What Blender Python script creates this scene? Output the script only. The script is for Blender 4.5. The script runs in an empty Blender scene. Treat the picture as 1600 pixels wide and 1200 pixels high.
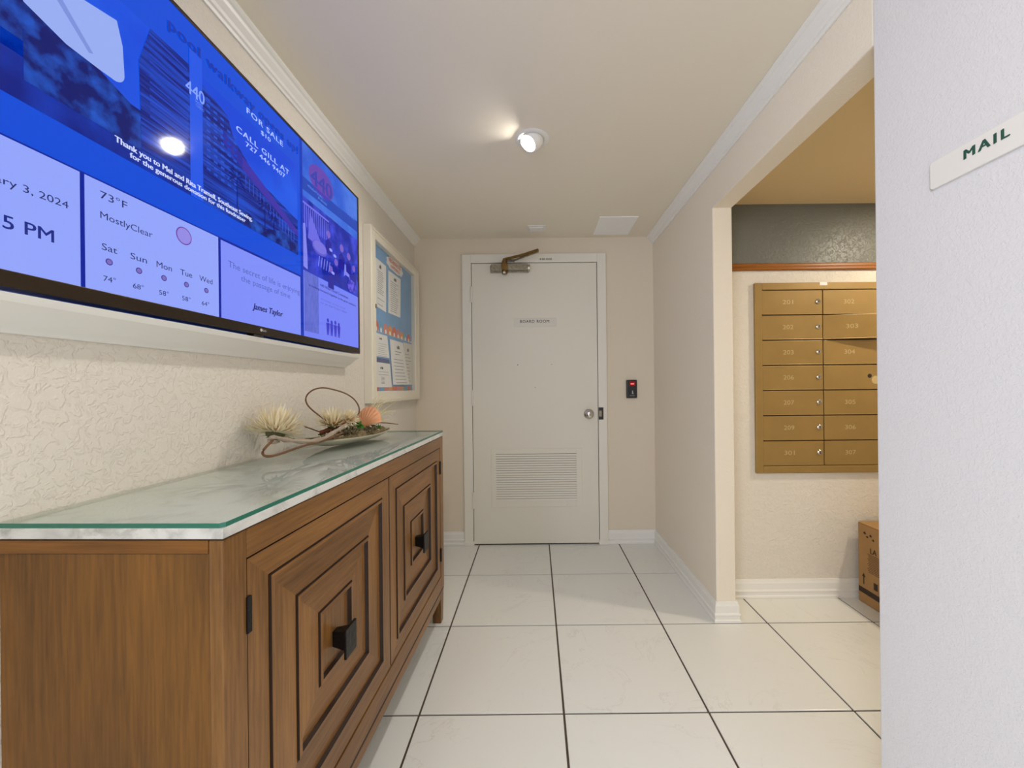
import bpy, math, random
from mathutils import Vector, Matrix
random.seed(7)
S = bpy.context.scene
COL = S.collection
PI = math.pi
R = math.radians

# ------------------------------------------------------------------ camera, world, exposure
EYE = 1.1346
cam = bpy.data.cameras.new('camera')
cam.sensor_fit = 'HORIZONTAL'
cam.sensor_width = 36.0
cam.lens = 604.0 / 1600.0 * 36.0
cam.shift_x = -36.5 / 1600.0
cam.shift_y = 5.0 / 1600.0
cam.clip_start = 0.02
camo = bpy.data.objects.new('camera', cam)
COL.objects.link(camo)
ROLL = R(0.6)
camo.matrix_world = Matrix.Translation((0, 0, EYE)) @ Matrix.Rotation(PI / 2, 4, 'X') @ Matrix.Rotation(-ROLL, 4, 'Z')
S.camera = camo

S.view_settings.view_transform = 'Standard'
S.view_settings.look = 'None'
S.view_settings.gamma = 1.0
S.view_settings.use_curve_mapping = False
S.view_settings.exposure = 0.0

world = bpy.data.worlds.new('lobby_light')
S.world = world
world.use_nodes = True
bg = world.node_tree.nodes['Background']
bg.inputs[0].default_value = (0.97, 0.98, 1.0, 1)
bg.inputs[1].default_value = 1.0


def area_light(name, loc, size, energy, color, target=None, shape='DISK'):
    l = bpy.data.lights.new(name, 'AREA')
    l.shape = shape
    l.size = size
    l.energy = energy
    l.color = color
    o = bpy.data.objects.new(name, l)
    COL.objects.link(o)
    o.location = loc
    if target:
        d = Vector(target) - Vector(loc)
        o.rotation_euler = d.to_track_quat('-Z', 'Y').to_euler()
    return o


# downlight of the mail room (out of view behind the near wall) and two unseen fill lights added behind the camera
area_light('mail_room_downlight', (2.12, 1.45, 2.085), 0.12, 15, (1.0, 0.89, 0.70))
area_light('added_overhead_fill', (-0.05, -0.15, 2.20), 0.16, 7, (1.0, 0.95, 0.88))  # added lamp with no fixture, fills the near corridor
area_light('added_side_fill', (-1.9, -2.3, 1.45), 1.7, 82, (0.88, 0.92, 1.0), target=(0.86, 0.9, 1.2), shape='SQUARE')  # cool soft panel added to brighten the right wall; no real window
LAMP_STRENGTH = 2500.0


# ------------------------------------------------------------------ helpers
def at(u, v, y):
    """point at depth y seen at photo position (u, v)"""
    dx, dy = u - 836.5, v - 605.0
    a = (dx * math.cos(ROLL) - dy * math.sin(ROLL)) / 604.0
    b = (dx * math.sin(ROLL) + dy * math.cos(ROLL)) / 604.0
    return Vector((a * y, y, EYE - b * y))


def lin(c):
    return tuple(((x / 255.0) / 12.92 if x / 255.0 <= 0.04045 else ((x / 255.0 + 0.055) / 1.055) ** 2.4) for x in c)


class MB:
    def __init__(self):
        self.v, self.f, self.m = [], [], []

    def add(self, vs, fs, mi=0):
        b = len(self.v)
        self.v += [Vector(p) for p in vs]
        self.f += [[b + i for i in f] for f in fs]
        self.m += [mi] * len(fs)
        return self

    def box(self, x0, x1, y0, y1, z0, z1, mi=0):
        vs = [(x0, y0, z0), (x1, y0, z0), (x1, y1, z0), (x0, y1, z0), (x0, y0, z1), (x1, y0, z1), (x1, y1, z1), (x0, y1, z1)]
        return self.add(vs, [(3, 2, 1, 0), (4, 5, 6, 7), (0, 1, 5, 4), (1, 2, 6, 5), (2, 3, 7, 6), (3, 0, 4, 7)], mi)

    def prism(self, poly, d, mi=0):
        """poly: 3D points, d: extrusion vector"""
        n = len(poly)
        d = Vector(d)
        vs = [Vector(p) for p in poly] + [Vector(p) + d for p in poly]
        nrm = Vector((0, 0, 0))
        for i in range(n):
            a, b = vs[i], vs[(i + 1) % n]
            nrm += a.cross(b)
        fs = [tuple(range(n)), tuple(range(2 * n - 1, n - 1, -1))]
        fs += [(i, i + n, (i + 1) % n + n, (i + 1) % n) for i in range(n)]
        if nrm.dot(d) > 0:
            fs = [tuple(reversed(f)) for f in fs]
        return self.add(vs, fs, mi)

    def tube(self, pts, r, n=8, mi=0, cap=True):
        pts = [Vector(p) for p in pts]
        rs = r if isinstance(r, (list, tuple)) else [r] * len(pts)
        up = Vector((0.13, 0.37, 0.92)).normalized()
        vs, fs = [], []
        for i, p in enumerate(pts):
            t = (pts[min(i + 1, len(pts) - 1)] - pts[max(i - 1, 0)]).normalized()
            a = t.cross(up)
            if a.length < 0.05:
                a = t.cross(Vector((1, 0, 0)))
            a.normalize()
            b = t.cross(a)
            for k in range(n):
                q = 2 * PI * k / n
                vs.append(p + (a * math.cos(q) + b * math.sin(q)) * rs[i])
        for i in range(len(pts) - 1):
            for k in range(n):
                k2 = (k + 1) % n
                fs.append((i * n + k, (i + 1) * n + k, (i + 1) * n + k2, i * n + k2))
        if cap:
            fs.append(tuple(range(n)))
            fs.append(tuple(range(len(pts) * n - 1, (len(pts) - 1) * n - 1, -1)))
        return self.add(vs, fs, mi)

    def lathe(self, prof, c, axis=(0, 0, 1), n=32, mi=0, close=False):
        """prof: (radius, height along axis)"""
        ax = Vector(axis).normalized()
        a = ax.cross(Vector((0.3, 0.9, 0.1)))
        a.normalize()
        b = ax.cross(a)
        c = Vector(c)
        vs, fs = [], []
        for r, h in prof:
            for k in range(n):
                q = 2 * PI * k / n
                vs.append(c + ax * h + (a * math.cos(q) + b * math.sin(q)) * r)
        m = len(prof)
        for i in range(m - 1):
            for k in range(n):
                k2 = (k + 1) % n
                fs.append((i * n + k, i * n + k2, (i + 1) * n + k2, (i + 1) * n + k))
        if not close:
            if prof[0][0] > 1e-6:
                fs.append(tuple(reversed(range(n))))
            if prof[-1][0] > 1e-6:
                fs.append(tuple(range((m - 1) * n, m * n)))
        return self.add(vs, fs, mi)

    def grid(self, P, mi=0):
        r, c = len(P), len(P[0])
        vs = [p for row in P for p in row]
        fs = [(i * c + j, i * c + j + 1, (i + 1) * c + j + 1, (i + 1) * c + j) for i in range(r - 1) for j in range(c - 1)]
        return self.add(vs, fs, mi)


WM = {}


def _world(o):
    return WM.get(o.name, Matrix.Identity(4)) if o else Matrix.Identity(4)


def obj(name, mb, mat, parent=None, local=False, bevel=0, smooth=False, kind=None, solid=0, segs=2):
    me = bpy.data.meshes.new(name)
    inv = Matrix.Identity(4) if (local or parent is None) else _world(parent).inverted()
    me.from_pydata([inv @ p for p in mb.v], [], mb.f)
    mats = mat if isinstance(mat, (list, tuple)) else [mat]
    for m in mats:
        me.materials.append(m)
    me.polygons.foreach_set('material_index', mb.m)
    me.validate()
    if smooth:
        me.polygons.foreach_set('use_smooth', [True] * len(me.polygons))
        me.set_sharp_from_angle(angle=R(smooth if smooth is not True else 40))
    me.update()
    o = bpy.data.objects.new(name, me)
    COL.objects.link(o)
    if parent:
        o.parent = parent
        WM[o.name] = _world(parent)
    if solid:
        s = o.modifiers.new('solid', 'SOLIDIFY')
        s.thickness = solid
        s.offset = 0
    if bevel:
        b = o.modifiers.new('bevel', 'BEVEL')
        b.width = bevel
        b.segments = segs
        b.limit_method = 'ANGLE'
        b.angle_limit = R(35)
    if kind:
        o['kind'] = kind
    return o


def thing(name, label, cat, loc=(0, 0, 0), rz=0.0, group=None, kind=None):
    o = bpy.data.objects.new(name, None)
    o.empty_display_size = 0.05
    COL.objects.link(o)
    o.location = loc
    o.rotation_euler = (0, 0, rz)
    WM[o.name] = Matrix.Translation(loc) @ Matrix.Rotation(rz, 4, 'Z')
    if label:
        o['label'] = label
    if cat:
        o['category'] = cat
    if group:
        o['group'] = group
    if kind:
        o['kind'] = kind
    return o


def tag(o, label, cat, group=None):
    o['label'] = label
    o['category'] = cat
    if group:
        o['group'] = group
    return o


def struct(name, mb, mat, parent=None, **k):
    o = obj(name, mb, mat, parent, **k)
    if not parent:
        o['kind'] = 'structure'
    return o


_TXT = {}


def text_mesh(s, bold=0.0, shear=0.0, space=1.0):
    key = (s, bold, shear, space)
    if key in _TXT:
        return _TXT[key]
    c = bpy.data.curves.new('txt', 'FONT')
    c.body = s
    c.offset = bold
    c.shear = shear
    c.space_character = space
    c.resolution_u = 3
    o = bpy.data.objects.new('txt', c)
    COL.objects.link(o)
    dg = bpy.context.evaluated_depsgraph_get()
    dg.update()
    me = bpy.data.meshes.new_from_object(o.evaluated_get(dg))
    vs = [v.co.copy() for v in me.vertices]
    fs = [tuple(p.vertices) for p in me.polygons]
    bpy.data.objects.remove(o)
    bpy.data.curves.remove(c)
    bpy.data.meshes.remove(me)
    _TXT[key] = (vs, fs)
    return vs, fs


def text(mb, s, origin, right, up, width=None, height=0.01, bold=0.0, shear=0.0, space=1.0, mi=0, center=False, slope=0.0):
    """flat lettering; origin = left end of the base line, height = letter-box height"""
    vs, fs = text_mesh(s, 0.0, shear, space)
    xs = [v.x for v in vs]
    ys = [v.y for v in vs]
    x0, x1, y0, y1 = min(xs), max(xs), min(ys), max(ys)
    ky = height / (y1 - y0)
    kx = width / (x1 - x0) if width else ky
    right, up, origin = Vector(right), Vector(up), Vector(origin)
    if center:
        origin = origin - right * (kx * (x1 - x0) / 2)
    pts = [origin + right * ((v.x - x0) * kx) + up * ((v.y - y0) * ky + slope * (v.x - x0) * kx) for v in vs]
    nf = []
    n = right.cross(up)
    for f in fs:
        a, b, c = pts[f[0]], pts[f[1]], pts[f[2]]
        nf.append(f if (b - a).cross(c - a).dot(n) >= 0 else tuple(reversed(f)))
    mb.add(pts, nf, mi)
    if bold > 0:        # heavier strokes: struck again, slightly shifted
        n = n.normalized()
        for k, (ox, oy) in enumerate(((1, 0), (-1, 0), (0.6, 0.6), (-0.6, -0.6))):
            mb.add([p + right * (ox * bold * height) + up * (oy * bold * height * 0.6) + n * (0.00002 * (k + 1)) for p in pts], nf, mi)
    return mb


# ------------------------------------------------------------------ materials
def nodes(name):
    m = bpy.data.materials.new(name)
    m.use_nodes = True
    nt = m.node_tree
    return m, nt, nt.nodes['Principled BSDF'], nt.nodes, nt.links


def mat(name, rgb, rough=0.5, metal=0.0, spec=0.5, vary=0.0, vscale=8.0, bump=0.0, bscale=60.0, coat=0.0):
    m, nt, b, N, L = nodes(name)
    c = lin(rgb)
    b.inputs['Base Color'].default_value = (*c, 1)
    b.inputs['Roughness'].default_value = rough
    b.inputs['Metallic'].default_value = metal
    b.inputs['Specular IOR Level'].default_value = spec
    if coat:
        b.inputs['Coat Weight'].default_value = coat
        b.inputs['Coat Roughness'].default_value = 0.08
    geo = N.new('ShaderNodeNewGeometry')
    if vary:
        t = N.new('ShaderNodeTexNoise')
        t.inputs['Scale'].default_value = vscale
        t.inputs['Detail'].default_value = 4
        L.new(geo.outputs['Position'], t.inputs['Vector'])
        r = N.new('ShaderNodeValToRGB')
        r.color_ramp.elements[0].position = 0.3
        r.color_ramp.elements[1].position = 0.7
        r.color_ramp.elements[0].color = (*[x * (1 - vary) for x in c], 1)
        r.color_ramp.elements[1].color = (*[min(1, x * (1 + vary)) for x in c], 1)
        L.new(t.outputs['Fac'], r.inputs['Fac'])
        L.new(r.outputs['Color'], b.inputs['Base Color'])
    if bump:
        t2 = N.new('ShaderNodeTexNoise')
        t2.inputs['Scale'].default_value = bscale
        t2.inputs['Detail'].default_value = 5
        L.new(geo.outputs['Position'], t2.inputs['Vector'])
        bp = N.new('ShaderNodeBump')
        bp.inputs['Strength'].default_value = bump
        bp.inputs['Distance'].default_value = 0.004
        L.new(t2.outputs['Fac'], bp.inputs['Height'])
        L.new(bp.outputs['Normal'], b.inputs['Normal'])
    return m


def stucco(name, rgb, strength=0.35, scale=38.0, rough=0.75):
    """knock-down plaster: flattened islands with torn edges over a fine grain"""
    m, nt, b, N, L = nodes(name)
    b.inputs['Base Color'].default_value = (*lin(rgb), 1)
    b.inputs['Roughness'].default_value = rough
    b.inputs['Specular IOR Level'].default_value = 0.35
    geo = N.new('ShaderNodeNewGeometry')
    t = N.new('ShaderNodeTexNoise')
    t.inputs['Scale'].default_value = scale
    t.inputs['Detail'].default_value = 4
    t.inputs['Roughness'].default_value = 0.55
    t.inputs['Distortion'].default_value = 0.8
    L.new(geo.outputs['Position'], t.inputs['Vector'])
    r = N.new('ShaderNodeValToRGB')
    r.color_ramp.elements[0].position = 0.47
    r.color_ramp.elements[1].position = 0.55
    L.new(t.outputs['Fac'], r.inputs['Fac'])
    g = N.new('ShaderNodeTexNoise')
    g.inputs['Scale'].default_value = 210
    g.inputs['Detail'].default_value = 3
    L.new(geo.outputs['Position'], g.inputs['Vector'])
    ad = N.new('ShaderNodeMath')
    ad.operation = 'MULTIPLY_ADD'
    ad.inputs[1].default_value = 0.45
    L.new(g.outputs['Fac'], ad.inputs[0])
    L.new(r.outputs['Color'], ad.inputs[2])
    bp = N.new('ShaderNodeBump')
    bp.inputs['Strength'].default_value = strength
    bp.inputs['Distance'].default_value = 0.003
    L.new(ad.outputs[0], bp.inputs['Height'])
    L.new(bp.outputs['Normal'], b.inputs['Normal'])
    return m


def wood(name, axis, dark, light, scale=1.0, rough=0.32):
    m, nt, b, N, L = nodes(name)
    b.inputs['Roughness'].default_value = rough
    b.inputs['Specular IOR Level'].default_value = 0.4
    tc = N.new('ShaderNodeTexCoord')
    mp = N.new('ShaderNodeMapping')
    sc = [110.0 * scale, 110.0 * scale, 110.0 * scale]
    sc[axis] = 5.0 * scale
    mp.inputs['Scale'].default_value = sc
    L.new(tc.outputs['Object'], mp.inputs['Vector'])
    t = N.new('ShaderNodeTexNoise')
    t.inputs['Scale'].default_value = 1.6
    t.inputs['Detail'].default_value = 6
    t.inputs['Roughness'].default_value = 0.62
    t.inputs['Distortion'].default_value = 0.25
    L.new(mp.outputs['Vector'], t.inputs['Vector'])
    mp2 = N.new('ShaderNodeMapping')
    sc2 = [7.0, 7.0, 7.0]
    sc2[axis] = 1.6
    mp2.inputs['Scale'].default_value = sc2
    L.new(tc.outputs['Object'], mp2.inputs['Vector'])
    t2 = N.new('ShaderNodeTexNoise')
    t2.inputs['Scale'].default_value = 1.0
    t2.inputs['Detail'].default_value = 3
    L.new(mp2.outputs['Vector'], t2.inputs['Vector'])
    mx = N.new('ShaderNodeMix')
    mx.inputs['Factor'].default_value = 0.5
    L.new(t.outputs['Fac'], mx.inputs['A'])
    L.new(t2.outputs['Fac'], mx.inputs['B'])
    r = N.new('ShaderNodeValToRGB')
    e = r.color_ramp.elements
    e[0].position = 0.30
    e[0].color = (*lin(dark), 1)
    e[1].position = 0.72
    e[1].color = (*lin(light), 1)
    L.new(mx.outputs['Result'], r.inputs['Fac'])
    L.new(r.outputs['Color'], b.inputs['Base Color'])
    bp = N.new('ShaderNodeBump')
    bp.inputs['Strength'].default_value = 0.08
    bp.inputs['Distance'].default_value = 0.001
    L.new(t.outputs['Fac'], bp.inputs['Height'])
    L.new(bp.outputs['Normal'], b.inputs['Normal'])
    return m


def marble(name, base, vein, rough=0.25, scale=2.4, amount=0.5, width=0.03):
    m, nt, b, N, L = nodes(name)
    b.inputs['Roughness'].default_value = rough
    geo = N.new('ShaderNodeNewGeometry')
    t = N.new('ShaderNodeTexNoise')
    t.inputs['Scale'].default_value = scale
    t.inputs['Detail'].default_value = 7
    t.inputs['Roughness'].default_value = 0.6
    t.inputs['Distortion'].default_value = 1.3
    info = N.new('ShaderNodeObjectInfo')
    mv = N.new('ShaderNodeVectorMath')
    mv.operation = 'MULTIPLY_ADD'
    mv.inputs[1].default_value = (9, 9, 9)
    L.new(info.outputs['Random'], mv.inputs[0])
    L.new(geo.outputs['Position'], mv.inputs[2])
    L.new(mv.outputs[0], t.inputs['Vector'])
    r = N.new('ShaderNodeValToRGB')
    e = r.color_ramp.elements
    e[0].position = 0.5 - width
    e[0].color = (0, 0, 0, 1)
    e[1].position = 0.5
    e[1].color = (1, 1, 1, 1)
    n = e.new(0.5 + width)
    n.color = (0, 0, 0, 1)
    L.new(t.outputs['Fac'], r.inputs['Fac'])
    t2 = N.new('ShaderNodeTexNoise')
    t2.inputs['Scale'].default_value = scale * 1.3
    t2.inputs['Detail'].default_value = 3
    L.new(mv.outputs[0], t2.inputs['Vector'])
    r2 = N.new('ShaderNodeValToRGB')
    r2.color_ramp.elements[0].position = 0.42
    r2.color_ramp.elements[1].position = 0.68
    r2.color_ramp.elements[1].color = (amount, amount, amount, 1)
    L.new(t2.outputs['Fac'], r2.inputs['Fac'])
    mu = N.new('ShaderNodeMath')
    mu.operation = 'MULTIPLY'
    L.new(r.outputs['Color'], mu.inputs[0])
    L.new(r2.outputs['Color'], mu.inputs[1])
    mx = N.new('ShaderNodeMix')
    mx.data_type = 'RGBA'
    mx.inputs['A'].default_value = (*lin(base), 1)
    mx.inputs['B'].default_value = (*lin(vein), 1)
    L.new(mu.outputs[0], mx.inputs['Factor'])
    L.new(mx.outputs['Result'], b.inputs['Base Color'])
    return m


def glow(name, rgb, k=1.0, rough=0.05, spec=0.28):
    """lit display / lamp surface under a glossy sheet"""
    m, nt, b, N, L = nodes(name)
    b.inputs['Base Color'].default_value = (0.002, 0.002, 0.003, 1)
    b.inputs['Roughness'].default_value = rough
    b.inputs['Specular IOR Level'].default_value = spec
    b.inputs['Emission Color'].default_value = (*lin(rgb), 1)
    b.inputs['Emission Strength'].default_value = k
    return m


def glow_noise(name, c0, c1, scale, stretch=(1, 1, 1), detail=5, lo=0.35, hi=0.65, k=1.0, kind='noise'):
    m = glow(name, c0, k)
    nt = m.node_tree
    N, L = nt.nodes, nt.links
    b = N['Principled BSDF']
    geo = N.new('ShaderNodeNewGeometry')
    mp = N.new('ShaderNodeMapping')
    mp.inputs['Scale'].default_value = stretch
    L.new(geo.outputs['Position'], mp.inputs['Vector'])
    if kind == 'noise':
        t = N.new('ShaderNodeTexNoise')
        t.inputs['Detail'].default_value = detail
    else:
        t = N.new('ShaderNodeTexVoronoi')
    t.inputs['Scale'].default_value = scale
    L.new(mp.outputs['Vector'], t.inputs['Vector'])
    r = N.new('ShaderNodeValToRGB')
    e = r.color_ramp.elements
    e[0].position, e[1].position = lo, hi
    e[0].color = (*lin(c0), 1)
    e[1].color = (*lin(c1), 1)
    L.new(t.outputs[0], r.inputs['Fac'])
    L.new(r.outputs['Color'], b.inputs['Emission Color'])
    return m


def sheet_glass(name, tint=(1, 1, 1), rough=0.0, ior=1.5):
    m = bpy.data.materials.new(name)
    m.use_nodes = True
    nt = m.node_tree
    N, L = nt.nodes, nt.links
    N.clear()
    out = N.new('ShaderNodeOutputMaterial')
    tr = N.new('ShaderNodeBsdfTransparent')
    tr.inputs[0].default_value = (*tint, 1)
    gl = N.new('ShaderNodeBsdfGlossy')
    gl.inputs['Roughness'].default_value = rough
    lw = N.new('ShaderNodeLayerWeight')      # Schlick curve, the same from both sides of the sheet
    pw = N.new('ShaderNodeMath')
    pw.operation = 'POWER'
    pw.inputs[1].default_value = 4.6
    fr = N.new('ShaderNodeMath')
    fr.operation = 'MULTIPLY_ADD'
    fr.inputs[1].default_value = 0.9
    fr.inputs[2].default_value = 0.045
    L.new(lw.outputs['Facing'], pw.inputs[0])
    L.new(pw.outputs[0], fr.inputs[0])
    mx = N.new('ShaderNodeMixShader')
    L.new(fr.outputs[0], mx.inputs[0])
    L.new(tr.outputs[0], mx.inputs[1])
    L.new(gl.outputs[0], mx.inputs[2])
    L.new(mx.outputs[0], out.inputs[0])
    return m


M = {}
M['wall'] = stucco('cream_stucco', (228, 221, 209), 0.45, 52)
M['wall_r'] = stucco('cream_fine_stucco', (240, 230, 213), 0.20, 110)
M['wall_n'] = stucco('white_fine_stucco', (226, 225, 227), 0.22, 130)
M['ceiling_tan'] = mat('tan_ceiling_paint', (220, 196, 150), 0.85)
M['wall_back'] = mat('cream_paint', (230, 218, 198), 0.7, bump=0.12, bscale=180)
M['ceiling'] = mat('ceiling_paint', (240, 231, 213), 0.85, bump=0.05, bscale=140)
M['grey_paint'] = stucco('grey_stucco', (112, 114, 108), 0.3, 50, 0.38)
M['trim'] = mat('white_trim', (240, 238, 232), 0.35)
M['door'] = mat('door_white', (234, 230, 216), 0.4, bump=0.03, bscale=90)
M['frame'] = mat('frame_white', (238, 234, 222), 0.38)
M['dark'] = mat('dark_gap', (40, 34, 28), 0.8)
M['grout'] = mat('grout', (84, 72, 60), 0.9, vary=0.15, vscale=30)
M['tile'] = marble('ceramic_tile', (234, 235, 231), (208, 206, 200), 0.24, 2.6, 0.5, 0.010)
M['wood_v'] = wood('walnut_upright', 2, (84, 54, 22), (164, 116, 62))
M['wood_h'] = wood('walnut_lengthwise', 1, (84, 54, 22), (160, 112, 60))
M['wood_x'] = wood('walnut_crosswise', 0, (88, 52, 14), (152, 100, 40))
M['wood_end'] = wood('walnut_end_panel', 2, (76, 48, 16), (146, 98, 38))
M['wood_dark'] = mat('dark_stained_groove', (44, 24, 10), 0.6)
M['rail_wood'] = wood('oak_rail', 0, (124, 72, 20), (180, 112, 44))
M['marble'] = marble('white_marble', (220, 220, 216), (160, 160, 156), 0.3, 7.0, 0.9, 0.09)
M['glass'] = sheet_glass('table_glass', (0.93, 0.975, 0.95))
M['pane'] = sheet_glass('case_glass', (0.98, 0.99, 1.0))
M['glass_edge'] = mat('green_glass_edge', (28, 112, 92), 0.12, spec=0.7)
M['iron'] = mat('black_iron', (30, 28, 28), 0.38, 0.6, bump=0.3, bscale=90)
M['brass'] = mat('mailbox_brass', (158, 128, 74), 0.38, 0.25, vary=0.05, vscale=10, bump=0.03, bscale=160)
M['brass_dark'] = mat('mailbox_gap', (84, 62, 28), 0.6, 0.2)
M['engrave'] = mat('engraved_number', (196, 172, 120), 0.5)
M['chrome'] = mat('chrome', (200, 196, 188), 0.18, 0.95)
M['steel_old'] = mat('aged_steel', (150, 142, 124), 0.35, 0.6, vary=0.25, vscale=60)
M['bronze'] = mat('bronze', (128, 98, 52), 0.4, 0.6, vary=0.2, vscale=50)
M['black'] = mat('black_plastic', (30, 30, 31), 0.3)
M['ink'] = mat('black_ink', (40, 40, 42), 0.6)
M['soft_ink'] = mat('grey_ink', (118, 118, 122), 0.7)
M['sign'] = mat('ivory_sign_plate', (226, 222, 212), 0.35)
M['mail_sign'] = mat('white_sign_plate', (236, 233, 228), 0.3)
M['green_ink'] = mat('green_letter', (34, 84, 70), 0.4)
M['bezel'] = mat('tv_bezel', (62, 52, 42), 0.28, 0.7)
M['silver'] = mat('silver_print', (205, 205, 205), 0.4)
M['paper'] = mat('white_paper', (246, 245, 240), 0.8)
M['paper2'] = mat('cream_paper', (232, 228, 216), 0.8)
M['cork'] = mat('blue_backing', (124, 172, 216), 0.85, vary=0.08, vscale=9)
M['board_frame'] = mat('ivory_case_frame', (236, 229, 212), 0.4)
M['navy_ink'] = mat('navy_print', (92, 104, 150), 0.7)
M['red_ink'] = mat('coral_print', (226, 116, 92), 0.7)
M['orange_ink'] = mat('orange_print', (236, 160, 90), 0.7)
M['teal_ink'] = mat('sky_print', (110, 172, 210), 0.7)
M['pink_ink'] = mat('pink_print', (222, 140, 134), 0.7)
M['card'] = mat('cardboard', (170, 130, 80), 0.75, vary=0.06, vscale=14, bump=0.05, bscale=70)
M['card_ink'] = mat('cardboard_print', (52, 34, 18), 0.7)
M['tape'] = mat('packing_tape', (198, 156, 98), 0.3)


# ------------------------------------------------------------------ room shell
XL, XR, YB, ZC = -0.866, 0.860, 2.797, 2.215
XP = 0.953                       # far side of the right wall
YM, ZM, XM = 2.067, 2.10, 2.55   # mail room: back wall, ceiling, right wall
Y0 = -0.45                       # where the corridor opens into the lobby
YJ0, YJ1, ZH = 0.973, 1.858, 1.987

fl = struct('floor', MB().box(-1.1, 2.7, -1.25, 2.95, -0.06, -0.004), M['grout'])
tw, td = 0.5035, 0.5
tmb = MB()
g = 0.0037
tmb.box(g, tw - g, g, td - g, -0.012, 0.0)
t_proto = None
for j in range(8):
    for i in range(7):
        x, y = -0.9195 + i * tw, 2.343 - j * td
        if t_proto is None:
            t_proto = obj('tile', tmb, M['tile'], fl, local=True, bevel=0.0012)
            o = t_proto
        else:
            o = t_proto.copy()
            COL.objects.link(o)
        o.location = (x, y, random.uniform(-0.0004, 0.0))

struct('ceiling', MB().box(-1.0, XP, Y0, 2.95, ZC, ZC + 0.1), M['ceiling'])
struct('ceiling_mail_room', MB().box(XP, XM + 0.1, 0.25, 2.17, ZM, ZM + 0.1), M['ceiling_tan'])
struct('wall_left', MB().box(XL - 0.12, XL, Y0, 2.95, -0.02, ZC), M['wall'])
struct('wall_back', MB().box(XL, XR, YB, 2.95, -0.02, ZC), M['wall_back'])
wr = MB()
# right wall in one piece round the mail room opening
wr.prism([(XR, YJ0, ZH), (XR, YJ1, ZH), (XR, YJ1, -0.02), (XR, 2.95, -0.02), (XR, 2.95, ZC), (XR, YJ0, ZC)], (XP - XR, 0, 0))
struct('wall_right', wr, M['wall_r'], bevel=0.004, segs=3)
struct('wall_right_near', MB().box(XR - 0.0015, XP, Y0, YJ0, -0.02, ZC), M['wall_n'], bevel=0.004, segs=3)
struct('wall_mail_room_back', MB().box(XP, XM, YM, YM + 0.1, -0.02, 1.765).box(XP, XM, YM, YM + 0.1, 1.765, ZM, mi=1), [M['wall'], M['grey_paint']])
struct('wall_mail_room_right', MB().box(XM, XM + 0.1, 0.25, 2.17, -0.02, ZM), M['wall'])
struct('wall_mail_room_near', MB().box(XP, XM, 0.25, 0.35, -0.02, ZM), M['wall'])


def profile_run(name, prof, p0, p1, out, mat_, ends=(0, 0)):
    """prof: (distance from wall, z); run from p0 to p1 along a wall; ends shift the outer points (mitres)"""
    p0, p1, out = Vector((*p0, 0)), Vector((*p1, 0)), Vector((*out, 0))
    d = (p1 - p0).normalized()
    mb = MB()
    a = [p0 + out * q - d * (q * ends[0]) + Vector((0, 0, z)) for q, z in prof]
    b = [p1 + out * q + d * (q * ends[1]) + Vector((0, 0, z)) for q, z in prof]
    n = len(prof)
    fs = [(i, (i + 1) % n, (i + 1) % n + n, i + n) for i in range(n)]
    fs += [tuple(range(n - 1, -1, -1)), tuple(range(n, 2 * n))]
    # orient outwards
    vs = a + b
    c = sum(vs, Vector()) / len(vs)
    f0 = fs[1]
    nn = (vs[f0[1]] - vs[f0[0]]).cross(vs[f0[2]] - vs[f0[0]])
    if nn.dot((vs[f0[0]] + vs[f0[2]]) / 2 - c) < 0:
        fs = [tuple(reversed(f)) for f in fs]
    mb.add(vs, fs)
    return struct(name, mb, mat_, bevel=0.001)


BASE = [(0.0, 0.0), (0.017, 0.0), (0.017, 0.012), (0.013, 0.016), (0.013, 0.030), (0.016, 0.034), (0.016, 0.040), (0.011, 0.046),
        (0.011, 0.078), (0.008, 0.086), (0.006, 0.098), (0.0, 0.098)]
profile_run('baseboard_left', BASE, (XL, Y0), (XL, YB), (1, 0), M['trim'], (0, -1))
profile_run('baseboard_back', BASE, (XL, YB), (-0.521, YB), (0, -1), M['trim'], (-1, 0))
profile_run('baseboard_back', BASE, (0.515, YB), (XR, YB), (0, -1), M['trim'], (0, -1))
profile_run('baseboard_right', BASE, (XR, YB), (XR, YJ1), (-1, 0), M['trim'], (-1, 1))
profile_run('baseboard_pillar', BASE, (XR, YJ1), (XP, YJ1), (0, -1), M['trim'], (1, 1))
profile_run('baseboard_pillar', BASE, (XP, YJ1), (XP, YM), (1, 0), M['trim'], (1, -1))
profile_run('baseboard_mail_room', BASE, (XP, YM), (XM, YM), (0, -1), M['trim'], (-1, -1))
profile_run('baseboard_near', BASE, (XR, YJ0), (XR, Y0), (-1, 0), M['trim'], (1, 0))
CROWN = [(0.0, 2.160), (0.006, 2.160), (0.009, 2.168), (0.015, 2.171), (0.018, 2.180), (0.030, 2.193), (0.034, 2.201), (0.041, 2.204), (0.047, 2.209), (0.047, 2.215), (0.0, 2.215)]
profile_run('trim_1', CROWN, (XL, Y0), (XL, YB), (1, 0), M['trim'])
profile_run('trim_2', CROWN, (XR, Y0), (XR, YB), (-1, 0), M['trim'])
RAIL = [(0.0, 1.743), (0.010, 1.743), (0.016, 1.748), (0.016, 1.757), (0.012, 1.760), (0.014, 1.766), (0.014, 1.776), (0.009, 1.781), (0.0, 1.781)]
profile_run('trim_3', RAIL, (XP, YM), (XM, YM), (0, -1), M['rail_wood'])

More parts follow.
